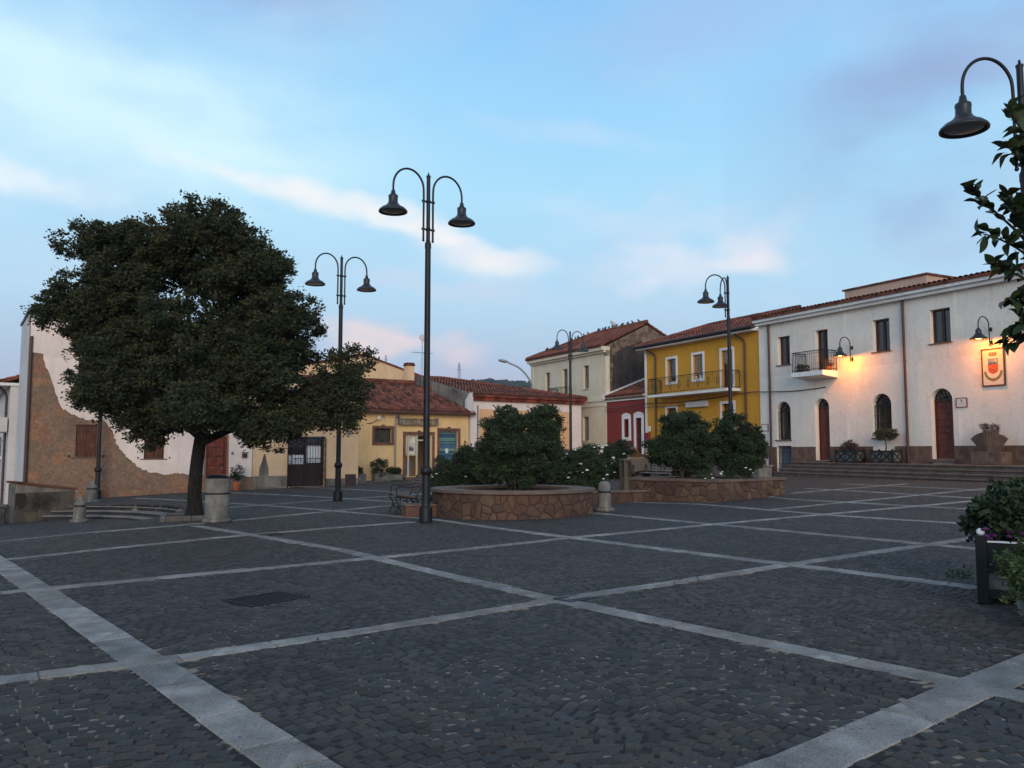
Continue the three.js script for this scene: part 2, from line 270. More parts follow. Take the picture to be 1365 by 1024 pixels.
{
  const r = rng(77); let nslab = 0;
  bands.forEach(([x0, z0, x1, z1, w], bi) => {
    const [, , dx, dz, L] = bandDist[bi]; let a = 0;
    while (a < L - 0.05) {
      let l = 0.62 + r() * 0.5; if (a + l > L - 0.25) l = L - a;
      const s0 = a + 0.006, s1 = a + l - 0.006; a += l;
      const mx = x0 + dx * (s0 + s1) / 2, mz = z0 + dz * (s0 + s1) / 2;
      // skip where another, earlier band already runs, where nothing is visible, and under the flower beds
      let hit = false; for (let k = 0; k < bi; k++) { const [bx0, bz0, ex, ez, LL, hw] = bandDist[k]; const t = (mx - bx0) * ex + (mz - bz0) * ez; if (t > -0.1 && t < LL + 0.1 && Math.abs((mx - bx0) * ez - (mz - bz0) * ex) < hw * 0.6) hit = true; }
      if (mz > -1.2 || Math.abs(mx) > -mz * 0.66 + 1.0 || hit) continue;
      if (Math.hypot(mx, mz + 20.1) < 1.95 || (Math.hypot(mx + 13, mz + 21.2) < 4.6 && mz < -20.6) || (mx < -11 && !terrace(mx, mz))) continue;
      const hw = w / 2 * (0.98 + r() * 0.04), jit = (r() - 0.5) * 0.014;
      const nx_ = -dz, nz_ = dx, top = 0.002 + r() * 0.003 + bi * 0.00006, ch = 0.006;
      const P = (s, o, y) => { const x = x0 + dx * s + nx_ * (o + jit), z = z0 + dz * s + nz_ * (o + jit); return [x, g(x, z) + y, z]; };
      const ring = (s0_, s1_, h, y) => [P(s0_, -h, y), P(s1_, -h, y), P(s1_, h, y), P(s0_, h, y)];
      const R = [ring(s0, s1, hw, -0.05), ring(s0, s1, hw, top - ch), ring(s0 + ch, s1 - ch, hw - ch, top)];
      const pos = []; const quad = (a_, b_, c_, d_) => pos.push(...a_, ...b_, ...c_, ...a_, ...c_, ...d_);
      for (let k = 0; k < 2; k++) for (let i = 0; i < 4; i++) { const j = (i + 1) % 4; quad(R[k][j], R[k][i], R[k + 1][i], R[k + 1][j]); }
      quad(R[2][3], R[2][2], R[2][1], R[2][0]);
      // normals must face up: check first top triangle
      const q = new THREE.BufferGeometry(); q.setAttribute('position', new THREE.Float32BufferAttribute(pos, 3)); q.computeVertexNormals();
      mesh(`band_slab`, q, M.granite[Math.floor(r() * 4)], ground); nslab++;
    }
  });
  console.log('slabs', nslab);
}

/* cobbles: segmental arcs of small dark setts; the largest-showing 300 are single parts, the rest one instanced mass */
const COBBLES = [];
{
  const r = rng(4242), c30 = Math.cos(-0.66), s30 = Math.sin(-0.66);   // arcs run with the bands
  const W = 1.5, pitch = 0.093, RAD = 1.08;
  const toW = (p, q) => [p * c30 - q * s30, p * s30 + q * c30];
  for (let strip = -28; strip <= 28; strip++) for (let row = -470; row <= 170; row++) {
    const pc = (strip + 0.5) * W, q0 = row * pitch + (strip & 1 ? 0.031 : 0);
    { const [wx, wz] = toW(pc, q0); if (wz > 0.5 || wz < -41 || Math.abs(wx) > -wz * 0.72 + 3.6) continue; }
    const half = Math.asin(W / 2 / RAD), gap = 0.013 / RAD, cnt = 14 + Math.floor(r() * 3), ws = []; let sum = 0; for (let k = 0; k < cnt; k++) { const q = 0.8 + r() * 0.4; ws.push(q); sum += q; }
    let ang = -half; const room = 2 * half - cnt * gap;
    for (let k = 0; k < cnt; k++) {
      const da = ws[k] / sum * room, w = da * RAD, am = ang + gap / 2 + da / 2; ang += da + gap;
      const p = pc + Math.sin(am) * RAD, q = q0 + (Math.cos(am) - 1) * RAD + (r() - 0.5) * 0.006;
      const [x, z] = toW(p, q);
      if (z > -1.6 || z < -40 || Math.abs(x) > -z * 0.70 + 2.4) continue;
      if (onBand(x, z, 0.024)) continue;
      COBBLES.push([x, z, am - 0.66, w, r(), r(), r(), r()]);
    }
  }
  console.log('cobbles', COBBLES.length);
}
function sett(seed) {   // one hand-split sett with a slightly domed, chamfered top, unit width and depth
  const r = rng(seed), j = () => (r() - 0.5) * 0.11;
  const c = [[-0.5 + j(), -0.5 + j()], [0.5 + j(), -0.5 + j()], [0.5 + j(), 0.5 + j()], [-0.5 + j(), 0.5 + j()]], pos = [];
  const rg = (k, y, dy) => c.map(([x, z], i) => [x * k, y + (dy ? (r() - 0.5) * dy : 0), z * k]);
  const A = rg(1, -0.9), B = rg(0.99, -0.1), D = rg(0.93, 0, 0.03), top = [(r() - 0.5) * 0.1, 0.025, (r() - 0.5) * 0.1];
  const tri = (a, b, e) => pos.push(...a, ...b, ...e);
  for (let i = 0; i < 4; i++) { const k = (i + 1) % 4; tri(A[k], A[i], B[i]); tri(A[k], B[i], B[k]); tri(B[k], B[i], D[i]); tri(B[k], D[i], D[k]); tri(D[k], D[i], top); }
  const q = new THREE.BufferGeometry(); q.setAttribute('position', new THREE.Float32BufferAttribute(pos, 3)); q.computeVertexNormals(); return uvm(q);
}
const SETTS = [1, 2, 3, 4, 5, 6].map(i => sett(900 + i));
function settColor(a, b, x, z) {   // split porphyry: grey, brown and bluish stones, laid in lots of slightly different stone
  const lot = fbm(x / 40 + 3, z / 40 + 5, 8, 4); b = clamp(b + (lot - 0.5) * 0.9); const t = (0.4 + a * 0.85) * (0.75 + lot * 0.4); const base = b < 0.2 ? [0.074, 0.073, 0.07] : b < 0.55 ? [0.084, 0.075, 0.068] : b < 0.8 ? [0.094, 0.079, 0.067] : [0.102, 0.081, 0.064];
  return base.map(v => v * t);
}
function settMatrix([x, z, ang, w, a, b, c, d], sx) {
  const e = 0.05, y = g(x, z), nx = -(gUp(x + e, z) - gUp(x - e, z)) / (2 * e);
  const n = V(nx + (c - 0.5) * 0.036, 1, (d - 0.5) * 0.036).normalize();
  const qt = new THREE.Quaternion().setFromUnitVectors(V(0, 1, 0), n).multiply(new THREE.Quaternion().setFromAxisAngle(V(0, 1, 0), -ang + (a - 0.5) * 0.1));
  return new THREE.Matrix4().compose(V(x, y + (a - 0.5) * 0.0028, z), qt, V(w, 0.055, 0.082 + b * 0.008));
}
function layCobbles() {
  const ok = COBBLES.filter(([x, z]) => {
    for (const [cx, cz, R] of exclusions) if ((x - cx) ** 2 + (z - cz) ** 2 < R * R) return false;
    for (const [cx, cz, ux, uz, hu, hv] of rects) if (Math.abs((x - cx) * ux + (z - cz) * uz) < hu && Math.abs(-(x - cx) * uz + (z - cz) * ux) < hv) return false;
    return true;
  });
  // those in the frame, nearest first
  const inFrame = ([x, z]) => { const d = -z; return d > 3.72 && Math.abs(x) < d * 0.61; };
  ok.sort((a, b) => (inFrame(b) - inFrame(a)) || (b[1] - a[1]));
  const mats = [], r = rng(31);
  for (let i = 0; i < 14; i++) mats.push(std(settColor(r(), r(), i, 3), { map: T.stone, bump: T.stoneBump, bs: 0.003, rough: 0.82 }));
  ok.slice(0, 300).forEach((c, i) => { const m = new THREE.Mesh(SETTS[i % 6], mats[Math.floor(c[4] * 13.99)]); m.name = 'cobblestone'; m.applyMatrix4(settMatrix(c)); m.castShadow = m.receiveShadow = true; ground.add(m); });
  const rest = ok.slice(300), per = SETTS.map(() => []); rest.forEach((c, i) => per[i % 6].push(c));
  const mm = std([1, 1, 1], { map: T.stone, rough: 0.82 });
  per.forEach((list, k) => {
    const im = new THREE.InstancedMesh(SETTS[k], mm, list.length), col = new THREE.Color();
    list.forEach((c, i) => { im.setMatrixAt(i, settMatrix(c)); im.setColorAt(i, col.setRGB(...settColor(c[6], c[7], c[0], c[1]))); });
    im.name = 'cobblestones'; im.castShadow = im.receiveShadow = true; stuff(im); ground.add(im);
  });
  console.log('cobbles laid', ok.length);
}

/* ------------------------------------------------------------------ building kit (local frame: x along the facade, y up, z out of the facade) */
function outline(h) {   // h = [u0,u1,v0,v1,arch?]
  const [a, b, c, d, arch] = h, p = new THREE.Path();
  if (!arch) { p.moveTo(a, c); p.lineTo(b, c); p.lineTo(b, d); p.lineTo(a, d); p.closePath(); }
  else { const r = (b - a) / 2; p.moveTo(a, c); p.lineTo(b, c); p.lineTo(b, d - r); p.absarc((a + b) / 2, d - r, r, 0, Math.PI, false); p.lineTo(a, c); }
  return p;
}
function wallGeo(poly, holes, th, z1 = 0) {
  const s = new THREE.Shape(poly.map(p => new THREE.Vector2(...p))); s.holes = holes.map(outline);
  return new THREE.ExtrudeGeometry(s, { depth: th, bevelEnabled: false, curveSegments: 12 }).translate(0, 0, z1 - th);
}
const rectPoly = (a, b, c, d) => [[a, c], [b, c], [b, d], [a, d]];
function archShape(a, b, c, d) { const s = new THREE.Shape(), r = (b - a) / 2; s.moveTo(a, c); s.lineTo(b, c); s.lineTo(b, d - r); s.absarc((a + b) / 2, d - r, r, 0, Math.PI, false); s.closePath(); return s; }
function shell(o, { u0, u1, v0, v1, depth, holes, mat, side = mat, z = 0, th = 0.3 }) {
  mesh('wall', wallGeo(rectPoly(u0, u1, v0, v1), holes, th, z), mat, o);
  mesh('wall', bb(u0 + 0.002, u0 + th, v0, v1 - 0.004, z - depth, z - th - 0.002), side, o);
  mesh('wall', bb(u1 - th, u1 - 0.002, v0, v1 - 0.004, z - depth, z - th - 0.002), side, o);
  mesh('wall', bb(u0 + th, u1 - th, v0, v1 - 0.004, z - depth, z - depth + th), side, o);
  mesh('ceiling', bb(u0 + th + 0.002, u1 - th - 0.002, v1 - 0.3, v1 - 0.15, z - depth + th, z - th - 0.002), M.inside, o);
}
// two-leaf casement set back in its opening
function casement(o, [a, b, c, d], { mat = M.darkWood, back = 0.17, leaves = 2, curtain = M.curtain, sill = M.cap, z = 0, fw = 0.07, cfrac = 1 } = {}) {
  const zf = z - back, fr = [bb(a, a + fw, c, d, zf - 0.06, zf), bb(b - fw, b, c, d, zf - 0.06, zf), bb(a + fw, b - fw, d - fw, d, zf - 0.06, zf), bb(a + fw, b - fw, c, c + fw, zf - 0.06, zf)];
  for (let i = 1; i < leaves; i++) { const m = a + (b - a) * i / leaves; fr.push(bb(m - 0.055, m + 0.055, c + fw, d - fw, zf - 0.055, zf + 0.012)); }
  const w = mesh('window', fr, mat, o);
  for (let i = 0; i < leaves; i++) { const m0 = a + (b - a) * i / leaves + (i ? 0.055 : fw), m1 = a + (b - a) * (i + 1) / leaves - (i < leaves - 1 ? 0.055 : fw); mesh('pane', bb(m0, m1, c + fw, d - fw, zf - 0.034, zf - 0.03), M.pane, w); }
  if (curtain) {  // gathered curtain behind the glass
    const n = 40, sh = new THREE.Shape(), y0 = zf - 0.06; const pts = []; for (let i = 0; i <= n; i++) pts.push([a + 0.03 + (b - a - 0.06) * i / n, y0 + 0.018 * Math.sin(i * 1.9) + 0.008 * Math.sin(i * 0.7)]);
    pts.forEach((p, i) => i ? sh.lineTo(p[0], p[1]) : sh.moveTo(p[0], p[1])); for (let i = n; i >= 0; i--) sh.lineTo(pts[i][0], pts[i][1] - 0.008);
    const cv = d - (d - c) * cfrac; mesh('curtain', new THREE.ExtrudeGeometry(sh, { depth: d - cv - 0.04, bevelEnabled: false }).rotateX(-Math.PI / 2).translate(0, cv + 0.02, 0).scale(1, 1, -1), curtain, w);
  }
  if (sill) mesh('sill', bb(a - 0.06, b + 0.06, c - 0.045, c - 0.002, z - back, z + 0.06), sill, w);
  return w;
}
function shutters(o, [a, b, c, d], { mat = M.brownWood, z = 0, back = 0.08, sill = M.cap } = {}) {
  const w = mesh('window', [bb(a, a + 0.04, c, d, z - back - 0.05, z - back + 0.02), bb(b - 0.04, b, c, d, z - back - 0.05, z - back + 0.02), bb(a + 0.04, b - 0.04, d - 0.04, d, z - back - 0.05, z - back + 0.02)], mat, o);
  for (let i = 0; i < 2; i++) {
    const m0 = i ? (a + b) / 2 + 0.004 : a + 0.042, m1 = i ? b - 0.042 : (a + b) / 2 - 0.004, g_ = [];
    const n = 4, pw = (m1 - m0) / n; for (let k = 0; k < n; k++) g_.push(bb(m0 + k * pw + 0.003, m0 + (k + 1) * pw - 0.003, c + 0.01, d - 0.042, z - back - 0.03, z - back));
    g_.push(bb(m0, m1, c + 0.15, c + 0.22, z - back, z - back + 0.015), bb(m0, m1, d - 0.26, d - 0.19, z - back, z - back + 0.015));
    mesh('shutter', g_, mat, w);
  }
  mesh('sill', bb(a - 0.13, b + 0.13, c - 0.04, c - 0.002, z - 0.15, z + 0.06), sill, w);
  for (const x of [a - 0.22, b + 0.22]) mesh('shutter_hook', [bx(0.03, 0.07, 0.05, x, c + 0.02, z + 0.03), bx(0.06, 0.03, 0.03, x, c + 0.05, z + 0.05)], M.ironDark, w);
  return w;
}
function frameTrim(o, [a, b, c, d], w, mat, z, name = 'surround', bottom = true, p = 0.025) {
  const q = [bb(a - w, a, c, d + w, z, z + p), bb(b, b + w, c, d + w, z, z + p), bb(a, b, d, d + w, z, z + p)]; if (bottom) q.push(bb(a - w, b + w, c - w, c, z, z + p + 0.015)); return mesh(name, q, mat, o);
}
function downpipe(o, u, v0, v1, mat, z = 0, top) {
  const pts = top ? [[u + top, v1 + 0.05, z + 0.34], [u + top, v1 - 0.1, z + 0.3], [u + top * 0.4, v1 - 0.3, z + 0.12], [u, v1 - 0.5, z + 0.075], [u, v1 - 0.9, z + 0.075], [u, (v0 + v1) / 2, z + 0.075], [u, v0, z + 0.075]] : [[u, v1, z + 0.075], [u, (v0 + v1) / 2, z + 0.075], [u, v0, z + 0.075]];
  const m = mesh('downpipe', tube(pts, 0.05, 40, 8), mat, o);
  for (let v = v0 + 0.8; v < v1 - 1; v += 1.6) mesh('pipe_bracket', [cyl(0.06, 0.06, 0.04, u, v, z + 0.075, 10), bx(0.03, 0.03, 0.08, u, v + 0.02, z + 0.02)], mat, m);
  return m;
}
// roof plane of barrel tiles. O eave start, E unit eave dir, D unit inward dir (plan), all in the local frame
function roofPlane(o, O, E, D, len, run, rise, aL, aR, seed, deck = M.tilePlain) {
  const r = rng(seed), pos = [], nor = [], col = [], uv = []; const cw = 0.21, rl = 0.37, L = Math.hypot(run, rise);
  const e = V(...E), d = V(D[0] * run, rise, D[2] * run).divideScalar(L), n = new THREE.Vector3().crossVectors(e, d); if (n.y < 0) n.negate(); const o0 = V(...O);
  const P = (a, b, h) => o0.clone().addScaledVector(e, a).addScaledVector(d, b).addScaledVector(n, h);
  const cols = Math.round(len / cw), w = len / cols;
  for (let c = 0; c < cols; c++) {
    const a = (c + 0.5) * w; let tm = 1; if (aL > 0 && a < aL) tm = Math.min(tm, a / aL); if (aR > 0 && a > len - aR) tm = Math.min(tm, (len - a) / aR); const Lc = L * tm;
    for (let b = 0; b < Lc; b += rl) {
      const b1 = Math.min(Lc, b + rl * 1.12), t = 0.72 + r() * 0.5, hue = r(), cc = [t, t * (0.9 + hue * 0.18), t * (0.84 + hue * 0.22)]; if (r() < 0.06) { cc[0] *= 0.62; cc[1] *= 0.66; cc[2] *= 0.7; }
      const R0 = w * 0.40, R1 = w * 0.33, jx = (r() - 0.5) * 0.014, h0 = 0.018 + r() * 0.008, sect = 5;
      for (let k = 0; k < sect; k++) {
        const f0 = Math.PI * k / sect, f1 = Math.PI * (k + 1) / sect;
        const q = (f, R, bb_, h) => P(a + jx - Math.cos(f) * R, bb_, h + Math.sin(f) * R * 0.75);
        const A = q(f0, R0, b, h0), B = q(f1, R0, b, h0), C = q(f1, R1, b1, 0), Dd = q(f0, R1, b1, 0);
        for (const v of [A, B, C, A, C, Dd]) { pos.push(v.x, v.y, v.z); col.push(...cc); uv.push(a + c * 0.13, b); }
      }
    }
  }
  const q = new THREE.BufferGeometry(); q.setAttribute('position', new THREE.Float32BufferAttribute(pos, 3)); q.setAttribute('color', new THREE.Float32BufferAttribute(col, 3)); q.setAttribute('uv', new THREE.Float32BufferAttribute(uv, 2)); q.computeVertexNormals(); q.userData.keep = true;
  const dk = []; const k0 = [P(0, 0, -0.01), P(len, 0, -0.01), P(len - aR, L, -0.01), P(aL, L, -0.01)], k1 = [P(0, 0, -0.09), P(len, 0, -0.09), P(len - aR, L, -0.09), P(aL, L, -0.09)];
  const qd = (A, B, C, Dd) => [A, B, C, A, C, Dd].forEach(v => dk.push(v.x, v.y, v.z)); qd(...k0); qd(...k1); for (let i = 0; i < 4; i++) qd(k0[i], k0[(i + 1) % 4], k1[(i + 1) % 4], k1[i]);
  const qg = new THREE.BufferGeometry(); qg.setAttribute('position', new THREE.Float32BufferAttribute(dk, 3)); qg.computeVertexNormals();
  const roof = mesh('roof', qg, deck, o); stuff(mesh('roof_tiles', q, M.tileRoof, roof)); return roof;
}
function ridge(o, a, b, r = 0.13) { const A = V(...a), B = V(...b), L = A.distanceTo(B), n = Math.max(2, Math.round(L / 0.4)); const gs = []; for (let i = 0; i < n; i++) { const p = A.clone().lerp(B, i / n), q = A.clone().lerp(B, (i + 1.12) / n); gs.push(rod(p.toArray(), q.toArray(), r * (0.94 + (i % 3) * 0.03), 8)); } return mesh('ridge_tiles', gs, M.tilePlain, o); }
function hatch(o, poly, z0, z1, mat, name) { const s = new THREE.Shape(poly.map(p => new THREE.Vector2(...p))); return mesh(name, new THREE.ExtrudeGeometry(s, { depth: z1 - z0, bevelEnabled: false }).translate(0, 0, z0), mat, o); }
function canvasTex(w, h, draw) { const c = document.createElement('canvas'); c.width = w; c.height = h; draw(c.getContext('2d'), w, h); const t = new THREE.CanvasTexture(c); t.colorSpace = THREE.SRGBColorSpace; return t; }
function panel(name, w, h, tex, parent, x, y, z, rough = 0.7) { const q = new THREE.PlaneGeometry(w, h).translate(x, y, z); q.userData.keep = true; return mesh(name, q, std([1, 1, 1], { map: tex, rough }), parent); }
// railing between points in the local frame; bars vertical
function railing(o, pts, h, step, mat, r = 0.009, knots = false) {
  const gs = [];
  for (let i = 0; i < pts.length - 1; i++) {
    const A = V(...pts[i]), B = V(...pts[i + 1]), L = A.distanceTo(B), n = Math.round(L / step);
    gs.push(rod([A.x, A.y + h, A.z], [B.x, B.y + h, B.z], 0.02), rod([A.x, A.y + 0.08, A.z], [B.x, B.y + 0.08, B.z], 0.012), rod([A.x, A.y + h - 0.1, A.z], [B.x, B.y + h - 0.1, B.z], 0.009));
    for (let k = 0; k <= n; k++) { const p = A.clone().lerp(B, k / n); gs.push(rod([p.x, p.y, p.z], [p.x, p.y + h, p.z], k === 0 || k === n ? 0.017 : r, 5)); if (knots && k % 6 === 3) gs.push(new THREE.TorusGeometry(0.1, 0.012, 5, 14).translate(p.x, p.y + h * 0.5, p.z), new THREE.TorusGeometry(0.07, 0.01, 5, 12).translate(p.x, p.y + h * 0.5 + 0.17, p.z), new THREE.TorusGeometry(0.07, 0.01, 5, 12).translate(p.x, p.y + h * 0.5 - 0.17, p.z)); }
  }
  return mesh('railing', gs, mat, o);
}
function cable(name, pts, r, label, group) { return tag(mesh(name, tube(pts, r, 60, 5), M.cable), label, 'cable', group); }

/* ------------------------------------------------------------------ right-hand row */
const TH_R = Math.atan2(-0.884, 0.468), OR = [11.84, -39.5];
const toR = (u, v, w) => [OR[0] + 0.468 * u - 0.884 * w, v, OR[1] + 0.884 * u + 0.468 * w];
// white town hall
{
  const o = thing('town_hall', 'long white two-storey town hall with arched doors and stone plinth above the steps', 'building', [OR[0], 0, OR[1]], TH_R);
  const win = [[1.2, 1.95, 5.5, 6.82], [6.42, 7.22, 5.56, 6.88], [9.0, 9.84, 5.61, 6.91]], bd = [3.43, 4.12, 4.97, 6.84];
  const aw = [[1.03, 1.88, 2.04, 3.8, 1], [6.28, 7.17, 2.06, 3.84, 1]], ad = [[3.3, 4.07, 1.12, 3.82, 1], [8.9, 9.79, 1.22, 3.88, 1]], cel = [1.02, 1.88, 0.62, 1.76];
  shell(o, { u0: 0.01, u1: 16, v0: -0.4, v1: 7.5, depth: 9, holes: [...win, bd, ...aw, ...ad, cel], mat: M.white, th: 0.42 });
  win.forEach(w => casement(o, w, { back: 0.2 }));
  casement(o, bd, { back: 0.2, sill: null });
  mesh('cornice', [bb(-0.02, 16, 7.48, 7.62, 0.002, 0.22), bb(-0.04, 16, 7.62, 7.8, -0.3, 0.34)], M.trim, o);
  const pz = 0.045; [[0.012, 1.0], [1.9, 3.28], [4.09, 6.25], [7.3, 8.88], [9.81, 16]].forEach(([a, b]) => mesh('plinth', bb(a, b, -0.4, 1.71, 0.002, pz), M.plinth, o));
  aw.forEach(([a, b, c, d]) => {   // arched windows: frame, glass, iron bars with a fan on top
    const r = (b - a) / 2, cx = (a + b) / 2, cy = d - r, s = archShape(a, b, c, d); s.holes.push(outline([a + 0.07, b - 0.07, c + 0.07, d - 0.07, 1]));
    const w = mesh('arched_window', [new THREE.ExtrudeGeometry(s, { depth: 0.07, bevelEnabled: false, curveSegments: 14 }).translate(0, 0, -0.3), bb(cx - 0.05, cx + 0.05, c + 0.07, cy, -0.29, -0.24), bb(a + 0.07, b - 0.07, cy - 0.04, cy + 0.04, -0.29, -0.235)], M.darkWood, o);
    mesh('pane', new THREE.ExtrudeGeometry(archShape(a + 0.06, b - 0.06, c + 0.06, d - 0.06), { depth: 0.004, bevelEnabled: false, curveSegments: 14 }).translate(0, 0, -0.27), M.pane, w);
    const bars = []; for (let i = 0; i <= 7; i++) { const x = a + 0.05 + (b - a - 0.1) * i / 7; bars.push(rod([x, c, -0.1], [x, cy, -0.1], 0.011)); } for (let i = 0; i < 4; i++) { const y = c + 0.2 + (cy - c - 0.25) * i / 3; bars.push(bb(a, b, y - 0.008, y + 0.008, -0.11, -0.09)); }
    for (let i = 1; i < 8; i++) { const f = Math.PI * i / 8; bars.push(rod([cx, cy, -0.1], [cx + Math.cos(f) * r * 0.97, cy + Math.sin(f) * r * 0.97, -0.1], 0.009)); } bars.push(new THREE.TorusGeometry(r * 0.55, 0.009, 5, 20, Math.PI).translate(cx, cy, -0.1));
    mesh('window_bars', bars, M.ironDark, w); mesh('sill', bb(a - 0.06, b + 0.06, c - 0.05, c - 0.002, -0.24, 0.06), M.cap, w);
  });
  ad.forEach(([a, b, c, d], k) => {   // two-leaf panelled doors under a glazed fan
    const r = (b - a) / 2, cx = (a + b) / 2, cy = d - r, D = mesh('door', [bb(a, a + 0.06, c, cy, -0.32, -0.22), bb(b - 0.06, b, c, cy, -0.32, -0.22), bb(a, b, cy - 0.05, cy + 0.05, -0.33, -0.215)], M.darkWood, o);
    for (let i = 0; i < 2; i++) {
      const x0 = i ? cx + 0.003 : a + 0.06, x1 = i ? b - 0.06 : cx - 0.003, gs = [bb(x0, x1, c, cy - 0.05, -0.3, -0.265)]; const n = 9, ph = (cy - 0.05 - c) / n;
      for (let j = 0; j < n; j++) gs.push(rb(x0 + 0.035, x1 - 0.035, c + j * ph + 0.03, c + (j + 1) * ph - 0.02, -0.268, -0.245, 0.008)); gs.push(bb(x0, x0 + 0.03, c, cy - 0.05, -0.265, -0.25), bb(x1 - 0.03, x1, c, cy - 0.05, -0.265, -0.25));
      const lf = mesh('door_leaf', gs, M.redWood, D); if (i) mesh('handle', [new THREE.SphereGeometry(0.025, 10, 8).translate(x0 + 0.06, c + 1.05, -0.23)], M.galv, D);
    }
    const s = archShape(a, b, cy, d); s.holes.push(outline([a + 0.05, b - 0.05, cy + 0.03, d - 0.05, 1])); const half = new THREE.Shape(); half.absarc(cx, cy + 0.04, r - 0.01, 0, Math.PI); const hp = new THREE.Path(); hp.absarc(cx, cy + 0.07, r - 0.08, 0, Math.PI); half.holes.push(hp);
    const fan = [new THREE.ExtrudeGeometry(half, { depth: 0.06, bevelEnabled: false, curveSegments: 16 }).translate(0, 0, -0.3)]; for (let i = 1; i < 6; i++) { const f = Math.PI * i / 6; fan.push(rod([cx, cy + 0.05, -0.25], [cx + Math.cos(f) * r * 0.95, cy + Math.sin(f) * r * 0.95, -0.25], 0.012)); }
    const fl = mesh('fanlight', fan, M.ironDark, D); const gsh = new THREE.Shape(); gsh.absarc(cx, cy + 0.04, r - 0.06, 0, Math.PI); mesh('fan_pane', new THREE.ExtrudeGeometry(gsh, { depth: 0.004, bevelEnabled: false }).translate(0, 0, -0.275), M.pane, D);
    mesh('threshold', bb(a - 0.1, b + 0.1, c - 0.12, c - 0.003, -0.4, 0.14), M.step, D);
  });
  { const [a, b, c, d] = cel, gs = []; for (let i = 0; i <= 9; i++) { const x = a + 0.04 + (b - a - 0.08) * i / 9; gs.push(rod([x, c, -0.08], [x, d, -0.08], 0.012)); } gs.push(bb(a, b, c + 0.3, c + 0.32, -0.09, -0.07), bb(a, b, d - 0.3, d - 0.28, -0.09, -0.07)); const w = mesh('cellar_window', [bb(a, b, c, d, -0.3, -0.27)], M.blueGrey, o); mesh('window_bars', gs, M.ironDark, w); }
  downpipe(o, 0.72, 0.45, 7.5, M.pipe); downpipe(o, 7.9, 1.05, 7.5, M.pipe);
  const R = roofPlane(o, [-0.05, 7.84, 0.42], [1, 0, 0], [0, 0, -1], 16, 4.4, 0.62, 0, 0, 501); ridge(o, [-0.1, 8.5, -4.0], [16, 8.5, -4.0]); mesh('eave_tiles', bb(-0.05, 16, 7.805, 7.85, 0.3, 0.4), M.tilePlain, o);
  mesh('roof_parapet', [bb(0.9, 5.4, 7.5, 9.5, -7.5, -5)], M.parapet, o); mesh('parapet_tiles', [bb(0.8, 5.5, 9.502, 9.58, -7.6, -4.92)], M.tilePlain, o);
  mesh('chimney', [bb(10.9, 11.3, 8.2, 9.35, -4.6, -4.2), bb(10.85, 11.35, 9.352, 9.42, -4.65, -4.15)], M.parapet, o);
  // balcony
  const bs = new THREE.Shape(); bs.moveTo(0, 0); bs.lineTo(0.92, 0.1); bs.lineTo(0.92, 0.3); bs.lineTo(0, 0.3); bs.closePath();
  const bal = mesh('balcony', new THREE.ExtrudeGeometry(bs, { depth: 1.75, bevelEnabled: false }).rotateY(-Math.PI / 2).translate(4.6, 4.66, 0.003), M.trim, o);
  const rl = railing(o, [[2.89, 4.965, 0.02], [2.89, 4.965, 0.87], [4.56, 4.965, 0.87], [4.56, 4.965, 0.02]], 0.87, 0.1, M.ironDark); o.remove(rl); bal.add(rl);
}
// stairs in front of the town hall
{
  const o = thing('stone_stairs', 'wide brown stone stairs climbing to the white town hall doors', 'stairs', [OR[0], 0, OR[1]], TH_R);
  const w0 = u => 1.36 + (u - 2.1) * 0.172, tops = [0.6, 0.745, 0.89, 1.035];
  tops.forEach((t, i) => {
    // each tread is a row of slabs on one riser block
    const f = u => w0(u) - 0.31 * i; const riser = mesh('riser', (() => { const s = new THREE.Shape([[2.1, f(2.1) - 0.02], [16, f(16) - 0.02], [16, 0.05], [2.1, 0.05]].map(([x, y]) => new THREE.Vector2(x, -y))); return new THREE.ExtrudeGeometry(s, { depth: t - 0.045 + 0.4, bevelEnabled: false }).rotateX(-Math.PI / 2).translate(0, -0.4, 0); })(), M.step, o);
    riser.geometry = uvm(riser.geometry);
    const r = rng(60 + i); let u = 2.08; while (u < 16) { const l = Math.min(1.2 + r() * 0.5, 16.02 - u); if (l < 0.1) break; const dpt = i < 3 ? 0.36 : 9; const a = u + 0.003, b = u + l - 0.003; u += l;
      const s = new THREE.Shape([[a, f(a) + 0.02], [b, f(b) + 0.02], [b, Math.max(0.06, f(b) - dpt)], [a, Math.max(0.06, f(a) - dpt)]].map(([x, y]) => new THREE.Vector2(x, -y)));
      mesh('tread', new THREE.ExtrudeGeometry(s, { depth: 0.036, bevelEnabled: true, bevelSize: 0.004, bevelThickness: 0.004, bevelSegments: 1 }).rotateX(-Math.PI / 2).translate(0, t - 0.04, 0), M.step, o); }
  });
}
